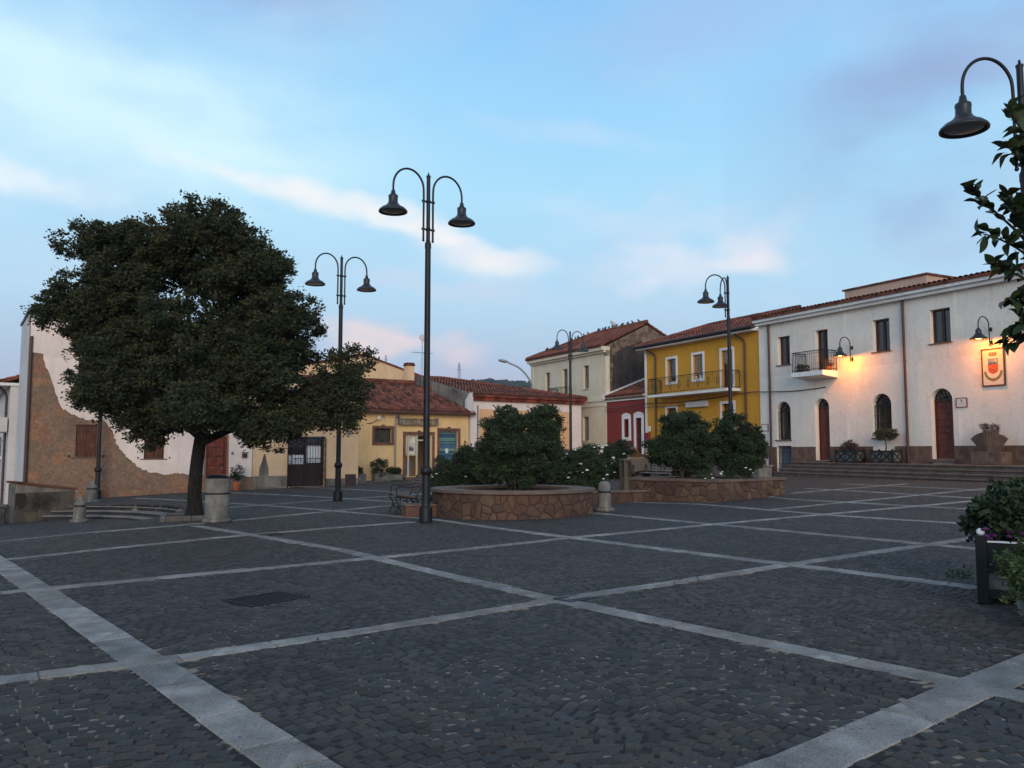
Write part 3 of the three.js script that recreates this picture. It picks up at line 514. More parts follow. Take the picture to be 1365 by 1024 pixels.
// wall lamps, lit
function wallLamp(u, label) {
  const o = thing('wall_lamp', label, 'lamp', toR(u, 5.36, 0.002), TH_R, 'lit lamps on the town hall wall');
  mesh('bracket', [rod([0, -0.05, 0.12], [0, 0.62, 0.12], 0.022, 10), rod([0, 0.02, 0], [0, 0.02, 0.14], 0.018), rod([0, 0.5, 0], [0, 0.5, 0.14], 0.018), bx(0.09, 0.14, 0.02, 0, 0.02, 0.012), bx(0.09, 0.14, 0.02, 0, 0.5, 0.012), new THREE.SphereGeometry(0.03, 10, 8).translate(0, -0.08, 0.12)], M.iron, o);
  const arc = []; for (let i = 0; i <= 12; i++) { const f = Math.PI * i / 12; arc.push([0, 0.62 + Math.sin(f) * 0.31, 0.12 + 0.31 - Math.cos(f) * 0.31]); } arc.push([0, 0.5, 0.74]);
  mesh('arm', tube(arc, 0.02, 30, 8), M.iron, o);
  const sh = mesh('lamp_shade', lathe([[0.02, 0.52], [0.045, 0.5], [0.06, 0.45], [0.1, 0.43], [0.1, 0.33], [0.125, 0.28], [0.19, 0.2], [0.27, 0.15], [0.29, 0.12], [0.29, 0.09], [0.275, 0.09], [0.26, 0.135], [0.18, 0.18], [0.11, 0.24], [0.02, 0.26]], 28).translate(0, 0, 0.74), M.shade, o);
  const em = new THREE.MeshStandardMaterial({ color: 0xffe0b0, emissive: new THREE.Color().setRGB(1.0, 0.72, 0.34), emissiveIntensity: 2.2, roughness: 0.5 });
  mesh('lens', new THREE.SphereGeometry(0.16, 20, 10, 0, Math.PI * 2, Math.PI / 2, Math.PI / 2).scale(1, 0.35, 1).translate(0, 0.165, 0.74), em, sh);
  const L = new THREE.PointLight(new THREE.Color().setRGB(1.0, 0.29, 0.02), 13, 0, 2); L.position.set(0, 0.085, 0.74); L.castShadow = true; L.shadow.radius = 4; o.add(L);
}
wallLamp(5.38, 'lit gooseneck wall lamp beside the small white balcony');
wallLamp(11.38, 'lit gooseneck wall lamp above the painted coat of arms');
// coat of arms board
{
  const o = thing('coat_of_arms', 'framed town coat of arms with crown, shield and wreath under wall lamp', 'sign', toR(11.415, 4.495, 0.003), TH_R);
  mesh('board', bx(0.78, 1.29, 0.035, 0, 0, 0.02), M.paper, o);
  mesh('frame', [bb(-0.42, -0.375, -0.675, 0.675, 0, 0.055), bb(0.375, 0.42, -0.675, 0.675, 0, 0.055), bb(-0.375, 0.375, 0.63, 0.675, 0, 0.055), bb(-0.375, 0.375, -0.675, -0.63, 0, 0.055)], M.brownWood, o);
  const tx = canvasTex(300, 504, (c, w, h) => {
    c.fillStyle = '#d8c8ae'; c.fillRect(0, 0, w, h);
    // mural crown
    c.fillStyle = '#6b6252'; c.beginPath(); c.moveTo(95, 92); c.lineTo(88, 50); c.lineTo(212, 50); c.lineTo(205, 92); c.closePath(); c.fill(); for (let i = 0; i < 5; i++) c.fillRect(90 + i * 26, 36, 17, 18); c.fillStyle = '#a09478'; for (let i = 0; i < 4; i++) c.fillRect(105 + i * 25, 62, 9, 18); c.fillStyle = '#4c4436'; c.fillRect(94, 84, 112, 6);
    // shield
    const sh = () => { c.beginPath(); c.moveTo(78, 128); c.lineTo(222, 128); c.lineTo(222, 290); c.quadraticCurveTo(216, 330, 150, 346); c.quadraticCurveTo(84, 330, 78, 290); c.closePath(); };
    c.save(); sh(); c.clip(); c.fillStyle = '#7b8aa0'; c.fillRect(70, 120, 160, 100); c.fillStyle = '#c9b070'; c.beginPath(); c.arc(188, 160, 16, 0, 7); c.fill(); c.fillStyle = '#4a5a70'; c.beginPath(); c.moveTo(78, 214); c.lineTo(112, 160); c.lineTo(140, 196); c.lineTo(165, 172); c.lineTo(222, 214); c.fill(); c.fillStyle = '#b8502a'; c.fillRect(70, 212, 160, 150); c.strokeStyle = '#55351f'; c.lineWidth = 8; c.beginPath(); c.moveTo(84, 250); c.lineTo(216, 322); c.stroke(); c.strokeStyle = '#caa25a'; c.lineWidth = 4; c.beginPath(); c.moveTo(84, 242); c.lineTo(216, 312); c.stroke(); c.restore();
    c.strokeStyle = '#50402e'; c.lineWidth = 4; sh(); c.stroke();
    // wreath
    for (const s of [-1, 1]) for (let i = 0; i < 15; i++) { const f = 0.12 + i / 14 * 1.62, R = 122; const x = 150 + s * Math.cos(f - 0.1) * R * 0.96, y = 310 + Math.sin(f - 0.1) * R; c.save(); c.translate(x, y); c.rotate(s > 0 ? f + 1.2 : -f - 1.2 + Math.PI); c.fillStyle = i % 2 ? '#5a6436' : '#6f6a34'; c.beginPath(); c.ellipse(0, -8, 6, 16, 0.5, 0, 7); c.fill(); c.beginPath(); c.ellipse(0, 8, 6, 16, -0.5, 0, 7); c.fill(); c.restore(); }
    c.fillStyle = '#a04a2a'; c.beginPath(); c.moveTo(138, 430); c.lineTo(162, 430); c.lineTo(172, 462); c.lineTo(150, 446); c.lineTo(128, 462); c.fill();
  });
  panel('painted_arms', 0.748, 1.258, tx, o, 0, 0, 0.0405);
}
// notice plate with small emblem beside the door
{
  const o = thing('wall_plaque', 'small framed plaque with dark emblem beside the red arched door', 'sign', toR(10.16, 3.3, 0.003), TH_R);
  mesh('frame', [bb(-0.22, -0.195, -0.18, 0.18, 0, 0.035), bb(0.195, 0.22, -0.18, 0.18, 0, 0.035), bb(-0.195, 0.195, 0.155, 0.18, 0, 0.035), bb(-0.195, 0.195, -0.18, -0.155, 0, 0.035)], M.stoneTrim, o);
  mesh('plate', bb(-0.195, 0.195, -0.155, 0.155, 0, 0.02), M.paper, o);
  panel('print', 0.37, 0.29, canvasTex(256, 200, (c, w, h) => { c.fillStyle = '#d2cdc2'; c.fillRect(0, 0, w, h); c.fillStyle = '#34302c'; c.fillRect(112, 30, 30, 14); c.beginPath(); c.moveTo(110, 48); c.lineTo(146, 48); c.lineTo(146, 76); c.lineTo(128, 90); c.lineTo(110, 76); c.fill(); c.fillStyle = '#8a857c'; c.fillRect(56, 116, 144, 7); c.fillRect(76, 138, 104, 6); }), o, 0, 0, 0.0225);
}
{ const o = thing('street_sign', 'small white street name plate at the corner of the white and yellow houses', 'sign', toR(0.3, 2.62, 0.003), TH_R); mesh('plate', bx(0.38, 0.32, 0.02, 0, 0, 0.012), M.paper, o); mesh('rim', [bb(-0.2, -0.175, -0.17, 0.17, 0, 0.03), bb(0.175, 0.2, -0.17, 0.17, 0, 0.03), bb(-0.175, 0.175, 0.145, 0.17, 0, 0.03), bb(-0.175, 0.175, -0.17, -0.145, 0, 0.03)], M.stoneTrim, o); }
{ const o = thing('meter_box', 'pale metal utility box set on the stone plinth near the downpipe', 'box', toR(0.37, 0.98, 0.047), TH_R); mesh('case', rb(-0.19, 0.19, -0.21, 0.21, 0, 0.07, 0.012), M.blueGrey, o); mesh('door', rb(-0.165, 0.165, -0.185, 0.185, 0.066, 0.08, 0.006), M.pale, o); }
// yellow house
{
  const o = thing('yellow_house', 'mustard yellow two-storey house with white window surrounds and long balcony', 'building', [OR[0] + 0.884 * 0.04, 0, OR[1] - 0.468 * 0.04], TH_R);
  const w1 = [-7.0, -6.24, 5.3, 6.58], w2 = [-4.82, -4.06, 5.3, 6.6], bd = [-2.64, -1.84, 4.66, 6.6], l1 = [-7.08, -6.28, 2.52, 3.88], l2 = [-2.68, -1.84, 1.0, 3.9];
  shell(o, { u0: -9.0, u1: -0.005, v0: -0.4, v1: 7.3, depth: 6, holes: [w1, w2, bd, l1, l2], mat: M.yellow });
  casement(o, w1, { mat: M.greyBlind, leaves: 1, curtain: M.greyBlind, back: 0.14, sill: null, cfrac: 0.55 }); casement(o, l1, { back: 0.14, curtain: null, sill: null, leaves: 3 });
  const bl = (q, f, m) => { const [a, b, c, d] = q, gs = []; const y0 = d - (d - c) * f; for (let y = y0; y < d - 0.02; y += 0.055) gs.push(rb(a + 0.03, b - 0.03, y, y + 0.05, -0.12, -0.1, 0.006)); mesh('roller_blind', gs, m, o); };
  bl(w2, 0.82, M.blind); casement(o, w2, { mat: M.whitePaint, curtain: null, back: 0.16, sill: null }); bl(bd, 0.36, M.blind); casement(o, bd, { curtain: null, back: 0.16, sill: null, mat: M.darkWood }); casement(o, l2, { curtain: null, back: 0.16, sill: null, mat: M.darkWood });
  for (const q of [w1, w2, l1]) frameTrim(o, q, 0.13, M.trim, 0); for (const q of [bd, l2]) frameTrim(o, q, 0.13, M.trim, 0, 'surround', false);
  mesh('corner_trim', bb(-9.02, -8.86, 1.3, 7.25, 0.002, 0.03), M.trim, o); mesh('plinth', bb(-9.03, -2.83, -0.4, 1.3, 0.002, 0.05), M.plinthDark, o); mesh('plinth', bb(-1.69, -0.02, -0.4, 1.3, 0.002, 0.05), M.plinthDark, o);
  mesh('door_step', [bb(-2.95, -1.55, -0.2, 0.7, 0.06, 0.7), bb(-2.82, -1.7, 0.7, 0.98, 0.002, 0.4)], M.step, o);
  mesh('eave', [bb(-9.35, -0.02, 7.3, 7.4, -0.2, 0.42)], M.trim, o); mesh('gutter', new THREE.CylinderGeometry(0.075, 0.075, 9.3, 10, 1, false).rotateZ(Math.PI / 2).translate(-4.7, 7.45, 0.5), M.ironDark, o);
  roofPlane(o, [-9.45, 7.44, 0.46], [1, 0, 0], [0, 0, -1], 9.45, 3.2, 1.18, 2.9, 0, 601); roofPlane(o, [-9.45, 7.44, -5.94], [0, 0, 1], [1, 0, 0], 6.4, 2.9, 1.18, 3.2, 3.2, 602); ridge(o, [-6.5, 8.66, -2.74], [0, 8.66, -2.74]); ridge(o, [-9.4, 7.5, 0.44], [-6.5, 8.66, -2.74]);
  const bal = mesh('balcony', [bb(-7.6, -1.3, 4.46, 4.585, 0.002, 0.92), bb(-7.6, -1.3, 4.585, 4.6, 0.002, 0.94)], M.trim, o); const rl = railing(o, [[-7.55, 4.6, 0.03], [-7.55, 4.6, 0.88], [-1.34, 4.6, 0.88], [-1.34, 4.6, 0.03]], 0.88, 0.125, M.ironDark, 0.008, true); o.remove(rl); bal.add(rl);
  mesh('awning_box', rb(-5.3, -3.65, 3.82, 4.12, 0.002, 0.2, 0.03), M.pale, o);
  downpipe(o, -7.97, 0.3, 7.35, M.pipe, 0, -0.5); downpipe(o, -0.92, 0.5, 7.35, M.pipe, 0, -0.45);
}
{ const o = thing('letter_box', 'small red letter box on the corner of the yellow house', 'letter box', toR(-8.72, 2.15, -0.03), TH_R); mesh('case', rb(-0.14, 0.14, 0, 0.38, 0, 0.16, 0.015), M.red, o); mesh('hood', bx(0.32, 0.03, 0.2, 0, 0.395, 0.1), M.red, o); mesh('slot', bx(0.18, 0.02, 0.01, 0, 0.3, 0.166), M.darkPanel, o); }
{ const o = thing('wall_notice', 'white notice plate above the red letter box', 'sign', toR(-8.7, 2.78, -0.008), TH_R); mesh('plate', bx(0.38, 0.28, 0.02, 0, 0, 0.012), M.whitePaint, o); mesh('print_line', [bx(0.26, 0.025, 0.004, 0, 0.05, 0.0245), bx(0.2, 0.02, 0.004, 0, -0.03, 0.0245)], M.greyBlind, o); }
// red cottage
{
  const o = thing('red_cottage', 'low dark red cottage with white arched surrounds squeezed between cream and yellow houses', 'building', [OR[0] + 0.884 * 0.06, 0, OR[1] - 0.468 * 0.06], TH_R);
  const w = [-11.14, -10.66, 2.34, 3.42], d = [-9.96, -9.42, 1.35, 3.45];
  shell(o, { u0: -12.93, u1: -9.02, v0: -0.4, v1: 4.52, depth: 6, holes: [w, d], mat: M.red });
  casement(o, w, { curtain: null, back: 0.12, sill: M.trim }); const dd = mesh('door', [bb(...d, -0.16, -0.12), bb(-9.9, -9.48, 1.5, 2.3, -0.12, -0.1), bb(-9.9, -9.48, 2.45, 3.3, -0.12, -0.1)], M.darkWood, o); mesh('handle', new THREE.SphereGeometry(0.03, 8, 6).translate(-9.86, 2.38, -0.09), M.galv, dd);
  for (const [q, b] of [[w, true], [d, false]]) { frameTrim(o, q, 0.2, M.trim, 0.002, 'surround', b, 0.03); const s = new THREE.Shape(); const cx = (q[0] + q[1]) / 2, hw = (q[1] - q[0]) / 2 + 0.22; s.moveTo(cx - hw, q[3] + 0.2); s.lineTo(cx + hw, q[3] + 0.2); s.quadraticCurveTo(cx, q[3] + 0.5, cx - hw, q[3] + 0.2); mesh('hood_moulding', new THREE.ExtrudeGeometry(s, { depth: 0.05, bevelEnabled: false }).translate(0, 0.003, 0.002), M.trim, o); }
  mesh('plinth', bb(-12.9, -10.2, -0.4, 2.02, 0.002, 0.045), M.plinthDark, o); mesh('door_step', bb(-10.3, -9.1, -0.3, 1.32, 0.002, 0.6), M.plinthDark, o);
  const den = []; for (let u = -12.9; u < -9.1; u += 0.2) den.push(bb(u, u + 0.11, 4.6, 4.72, 0.06, 0.15)); mesh('cornice', [bb(-12.95, -9.03, 4.525, 4.6, 0.002, 0.1), bb(-12.98, -9.03, 4.72, 4.8, 0.002, 0.2)], M.trim, o); mesh('dentils', [bb(-12.95, -9.03, 4.6, 4.72, 0.002, 0.06), ...den], M.cement, o);
  roofPlane(o, [-12.95, 4.84, 0.28], [1, 0, 0], [0, 0, -1], 3.9, 3.5, 1.3, 0, 0, 701); roofPlane(o, [-12.95, 4.84, -6.72], [1, 0, 0], [0, 0, 1], 3.9, 3.5, 1.3, 0, 0, 702);
  const vs = new THREE.Shape([[0.3, 4.7], [-3.22, 6.02], [-3.22, 6.28], [0.3, 4.96]].map(p => new THREE.Vector2(-p[0], p[1]))); mesh('verge', new THREE.ExtrudeGeometry(vs, { depth: 0.2, bevelEnabled: false }).rotateY(Math.PI / 2).translate(-12.98, 0, 0), M.trim, o);
}
// cream house with blind gable
{
  const o = thing('cream_house', 'tall cream two-storey house with birds on its roof and a stained blind gable', 'building', [OR[0] + 0.884 * 0.02, 0, OR[1] - 0.468 * 0.02], TH_R);
  const hs = [[-20.4, -19.75, 5.5, 6.95], [-18.1, -17.45, 4.9, 7.0], [-15.53, -14.87, 5.5, 7.0], [-15.6, -14.93, 2.2, 3.72], [-18.1, -17.4, 0.6, 3.5], [-20.4, -19.7, 2.2, 3.7]];
  shell(o, { u0: -22.35, u1: -12.97, v0: -0.4, v1: 7.75, depth: 6.4, holes: hs, mat: M.cream, side: M.gable });
  hs.forEach(([a, b, c, d], i) => { casement(o, hs[i], { back: 0.16, mat: M.greyWood, curtain: i === 3 ? null : M.curtain, sill: i === 1 || i === 4 ? null : M.cream, cfrac: i === 0 || i === 2 ? 0.55 : 1 }); });
  mesh('string_course', [bb(-22.4, -12.96, 4.3, 4.4, 0.002, 0.05), bb(-22.42, -12.96, 4.62, 4.7, 0.002, 0.07)], M.cream, o); mesh('cornice', [bb(-22.42, -12.95, 7.62, 7.75, 0.002, 0.14), bb(-22.5, -12.93, 7.755, 8.0, -0.3, 0.3)], M.cream, o);
  mesh('quoin', bb(-22.37, -22.05, -0.4, 7.6, 0.002, 0.035), M.cream, o);
  const gb = new THREE.Shape([[0, 7.4], [0, 8.0], [-3.2, 9.55], [-6.4, 8.0], [-6.4, 7.4]].map(p => new THREE.Vector2(-p[0], p[1]))); mesh('gable', new THREE.ExtrudeGeometry(gb, { depth: 0.25, bevelEnabled: false }).rotateY(Math.PI / 2).translate(-13.22, 0, 0), M.gable, o);
  // ragged coat of dark cement on the gable (outline with its own edge)
  const r = rng(99), pts = []; const edge = [[0.42, 2], [0.4, 5], [0.55, 6.5], [0.5, 7.4], [0.9, 7.75], [1.5, 8.05], [2.2, 8.3], [2.9, 8.5], [3.6, 8.25], [4.3, 8.3], [5.0, 8.05], [5.8, 7.8], [6.3, 7.7], [6.3, 2]];
  for (let i = 0; i < edge.length - 1; i++) { const [a, b] = edge[i], [c, d] = edge[i + 1]; const n = 5; for (let k = 0; k < n; k++) pts.push([lerp(a, c, k / n) + (r() - 0.5) * 0.16, lerp(b, d, k / n) + (r() - 0.5) * 0.16]); } pts.push([6.3, 2]);
  const cs = new THREE.Shape(pts.map(p => new THREE.Vector2(p[0], p[1]))); mesh('cement_patch', new THREE.ExtrudeGeometry(cs, { depth: 0.025, bevelEnabled: false }).rotateY(Math.PI / 2).translate(-12.972, 0, 0), M.darkCement, o, 'ragged dark cement coat over lower gable');
  roofPlane(o, [-22.6, 8.04, 0.4], [1, 0, 0], [0, 0, -1], 9.6, 3.6, 1.72, 3.6, 0, 801); roofPlane(o, [-22.6, 8.04, -6.8], [0, 0, 1], [1, 0, 0], 7.2, 3.6, 1.72, 3.6, 3.6, 802); roofPlane(o, [-22.6, 8.04, -6.8], [1, 0, 0], [0, 0, 1], 9.6, 3.6, 1.72, 3.6, 0, 803); ridge(o, [-19, 9.78, -3.2], [-13, 9.78, -3.2]); ridge(o, [-22.5, 8.1, 0.36], [-19, 9.78, -3.2]);
  const bal = mesh('balcony', bb(-18.7, -16.85, 4.72, 4.86, 0.002, 0.8), M.cream, o); const rl = railing(o, [[-18.66, 4.86, 0.03], [-18.66, 4.86, 0.76], [-16.9, 4.86, 0.76], [-16.9, 4.86, 0.03]], 0.85, 0.12, M.ironDark); o.remove(rl); bal.add(rl);
}

/* ------------------------------------------------------------------ left-hand row */
const TH_L = Math.atan2(0.564, 0.826), OG = [-9.62, -36.0], OS = [-8.03, -43.7];
const toG = (u, v, w) => [OG[0] + 0.826 * u + 0.564 * w, v, OG[1] - 0.564 * u + 0.826 * w];
const toS = (u, v, w) => [OS[0] + 0.826 * u + 0.564 * w, v, OS[1] - 0.564 * u + 0.826 * w];
// corner house with its plaster half stripped
{
  const o = thing('corner_house', 'two-storey corner house with white plaster stripped to brown render behind the big tree', 'building', [OG[0], 0, OG[1]], TH_L);
  const ws = [[-8.28, -7.55, 1.3, 2.52], [-5.87, -5.14, 1.22, 2.45], [-8.28, -7.55, 3.85, 5.05], [-5.87, -5.14, 3.85, 5.05], [-3.5, -2.77, 3.85, 5.05]], dr = [-3.5, -2.67, -0.22, 2.12];
  shell(o, { u0: -9.93, u1: -1.62, v0: -0.9, v1: 6.7, depth: 4.6, holes: [...ws, dr], mat: M.stripped, side: M.pale });
  ws.forEach(w => shutters(o, w));
  mesh('parapet_cap', bb(-9.98, -1.58, 6.702, 6.8, -4.65, 0.08), M.concrete, o);
  // the plaster that is left: its own layer with a ragged lower edge
  const r = rng(515), edge = [[-9.62, 5.14], [-9.48, 5.1], [-9.2, 4.2], [-8.85, 3.16], [-8.6, 3.0], [-8.34, 2.85], [-8.0, 2.7], [-7.4, 2.72], [-7.1, 2.45], [-6.95, 2.05], [-6.79, 1.63], [-6.45, 1.25], [-6.1, 0.92], [-5.7, 0.72], [-5.17, 0.58], [-4.7, 0.64], [-4.23, 0.6], [-3.6, 0.56]], e2 = [[-2.58, 0.38], [-2.2, 0.5], [-1.63, 0.44]];
  const rag = (E, k) => { const p = []; for (let i = 0; i < E.length - 1; i++) for (let j = 0; j < 6; j++) { const t = j / 6; p.push([lerp(E[i][0], E[i + 1][0], t) + (r() - 0.5) * k, lerp(E[i][1], E[i + 1][1], t) + (r() - 0.5) * k]); } p.push(E[E.length - 1]); return p; };
  const poly = [[-9.92, 6.69], [-9.92, 5.16], ...rag(edge, 0.075), [-3.56, 2.19], [-2.61, 2.19], ...rag(e2, 0.04), [-1.63, 6.69]];
  const s = new THREE.Shape(poly.map(p => new THREE.Vector2(...p))); s.holes = ws.slice(1).map(([a, b, c, d]) => outline([a - 0.01, b + 0.01, c - 0.045, d + 0.01]));
  mesh('plaster', new THREE.ExtrudeGeometry(s, { depth: 0.035, bevelEnabled: false }).translate(0, 0, 0.002), M.houseWhite, o);
  const D = mesh('door', [bb(-3.5, -3.42, -0.22, 2.12, -0.2, -0.08), bb(-2.75, -2.67, -0.22, 2.12, -0.2, -0.08), bb(-3.42, -2.75, 2.04, 2.12, -0.2, -0.08), bb(-3.42, -2.75, -0.22, 2.04, -0.18, -0.13)], M.doorRed, o);
  for (let i = 0; i < 6; i++) mesh('door_board', rb(-3.41, -2.76, -0.2 + i * 0.373, 0.16 + i * 0.373, -0.135, -0.105, 0.01), M.doorRed, D);
  for (const [x, y] of [[-3.15, 1.67], [-3.0, 1.32], [-2.85, 0.97]]) mesh('door_light', bb(x - 0.07, x + 0.07, y - 0.035, y + 0.035, -0.104, -0.096), M.darkPanel, D);
  mesh('handle', new THREE.SphereGeometry(0.035, 10, 8).translate(-2.82, 0.8, -0.07), M.galv, D);
  downpipe(o, -9.88, -0.5, 5.75, M.pipe);
}
{ const o = thing('house_letter_box', 'small dark wall letter box beside the brown house door', 'letter box', toG(-1.96, 1.24, 0.03), TH_L); mesh('case', rb(-0.1, 0.1, 0, 0.24, 0, 0.1, 0.012), M.greyWood, o); mesh('hood', bx(0.24, 0.05, 0.14, 0, 0.27, 0.06), M.whitePaint, o); mesh('flap', bx(0.15, 0.13, 0.012, 0, 0.1, 0.105), M.darkPanel, o); }
{ const o = thing('door_bell', 'small grey bell plate on white plaster by the brown door', 'bell', toG(-2.45, 1.36, 0.03), TH_L); mesh('plate', rb(-0.05, 0.05, 0, 0.13, 0, 0.025, 0.008), M.blueGrey, o); mesh('button', cyl(0.014, 0.014, 0.012, 0, 0, 0).rotateX(Math.PI / 2).translate(0, 0.07, 0.025), M.darkPanel, o); }
// tan house with iron gate
{
  const o = thing('tan_house', 'low tan house with grey plinth and a glazed door behind iron bars', 'building', [OG[0], 0, OG[1]], TH_L);
  const gt = [-0.08, 1.62, -0.02, 2.16];
  shell(o, { u0: -1.6, u1: 3.2, v0: -0.5, v1: 4.15, depth: 5, holes: [gt], mat: M.tan, z: -0.02 });
  mesh('plinth', bb(-1.59, -0.1, -0.5, 0.46, -0.018, 0.02), M.cement, o); mesh('plinth', bb(1.64, 3.19, -0.5, 0.3, -0.018, 0.02), M.cement, o);
  mesh('repair_patch', (() => { const s = new THREE.Shape([[-1.32, 0.46], [-1.3, 0.8], [-1.2, 1.05], [-1.12, 1.38], [-1.06, 1.4], [-1.0, 1.1], [-0.92, 0.8], [-0.9, 0.46]].map(p => new THREE.Vector2(...p))); return new THREE.ExtrudeGeometry(s, { depth: 0.012, bevelEnabled: false }).translate(0, 0.002, -0.018); })(), M.cement, o, 'pointed grey cement patch on tan wall');
  mesh('roof_slab', bb(-1.62, 3.3, 4.152, 4.28, -5.1, 0.15), M.concrete, o);
  const D = mesh('door', [bb(-0.08, 0.0, -0.02, 2.16, -0.28, -0.2), bb(1.54, 1.62, -0.02, 2.16, -0.28, -0.2), bb(0.74, 0.82, -0.02, 2.16, -0.28, -0.19), bb(0, 1.54, 1.82, 1.9, -0.28, -0.2), bb(0, 1.54, 0.85, 0.93, -0.28, -0.2)], M.darkWood, o); mesh('pane', [bb(0, 0.74, -0.02, 2.16, -0.245, -0.24), bb(0.82, 1.54, -0.02, 2.16, -0.245, -0.24)], M.pane, D); mesh('lower_panel', [bb(0.02, 0.72, 0.02, 0.82, -0.26, -0.25), bb(0.84, 1.52, 0.02, 0.82, -0.26, -0.25)], M.darkWood, D); mesh('net_curtain', [bb(0.02, 0.72, 0.95, 1.35, -0.3, -0.29), bb(0.84, 1.52, 1.0, 1.75, -0.3, -0.29)], M.curtain, D);
}
{ const o = thing('iron_gate', 'ornate dark iron gate in front of the tan house doorway', 'gate', toG(-0.1, -0.1, 0.06), TH_L); const gs = (a, b) => { const q = []; const n = Math.round((b - a) / 0.12); for (let i = 0; i <= n; i++) { const x = lerp(a, b, i / n); q.push(rod([x, 0.04, 0], [x, 1.98, 0], 0.011)); } for (const y of [0.06, 0.9, 1.3, 1.96]) q.push(bb(a, b, y - 0.015, y + 0.015, -0.012, 0.012)); for (let i = 0; i < n; i += 2) { const x = lerp(a, b, (i + 1) / n); q.push(new THREE.TorusGeometry(0.055, 0.009, 5, 12).translate(x, 0.98, 0), new THREE.TorusGeometry(0.055, 0.009, 5, 12).translate(x, 1.22, 0), new THREE.TorusGeometry(0.07, 0.009, 5, 12).translate(x, 0.5, 0)); } return q; };
  for (const [a, b] of [[0.22, 0.82], [0.88, 1.48]]) mesh('gate_leaf', gs(a, b), M.ironDark, o); for (const x of [0, 1.55]) mesh('gate_pillar', [rod([x, 0, 0], [x, 2.2, 0], 0.02), rod([x + 0.16, 0, 0], [x + 0.16, 2.2, 0], 0.02), ...[0.1, 0.45, 0.8, 1.15, 1.5, 1.85, 2.15].map(y => new THREE.TorusGeometry(0.065, 0.01, 5, 12).translate(x + 0.08, y, 0))], M.iron, o); mesh('gate_head', [bb(0, 1.71, 2.16, 2.2, -0.02, 0.02), ...[...Array(9)].map((_, i) => rod([0.22 + i * 0.155, 2.0, 0], [0.22 + i * 0.155, 2.18, 0], 0.01))], M.iron, o); }
{ const o = thing('wall_meter', 'round bracket lamp fitting on the tan house corner', 'fitting', toG(2.75, 2.35, -0.018), TH_L); mesh('disc', cyl(0.11, 0.11, 0.07, 0, 0, 0, 16).rotateX(Math.PI / 2).translate(0, 0, 0), M.galv, o); mesh('arm', tube([[0.02, 0.02, 0.05], [0.1, 0.2, 0.12], [0.02, 0.4, 0.1], [-0.05, 0.5, 0.01]], 0.018), M.iron, o); }
{ const o = thing('switch_box', 'pale junction box high on the tan house wall', 'box', toG(2.55, 3.5, -0.018), TH_L); mesh('case', rb(-0.22, 0.22, 0, 0.17, 0, 0.12, 0.015), M.pale, o); mesh('lid', rb(-0.19, 0.19, 0.02, 0.15, 0.116, 0.13, 0.005), M.greyBlind, o); }
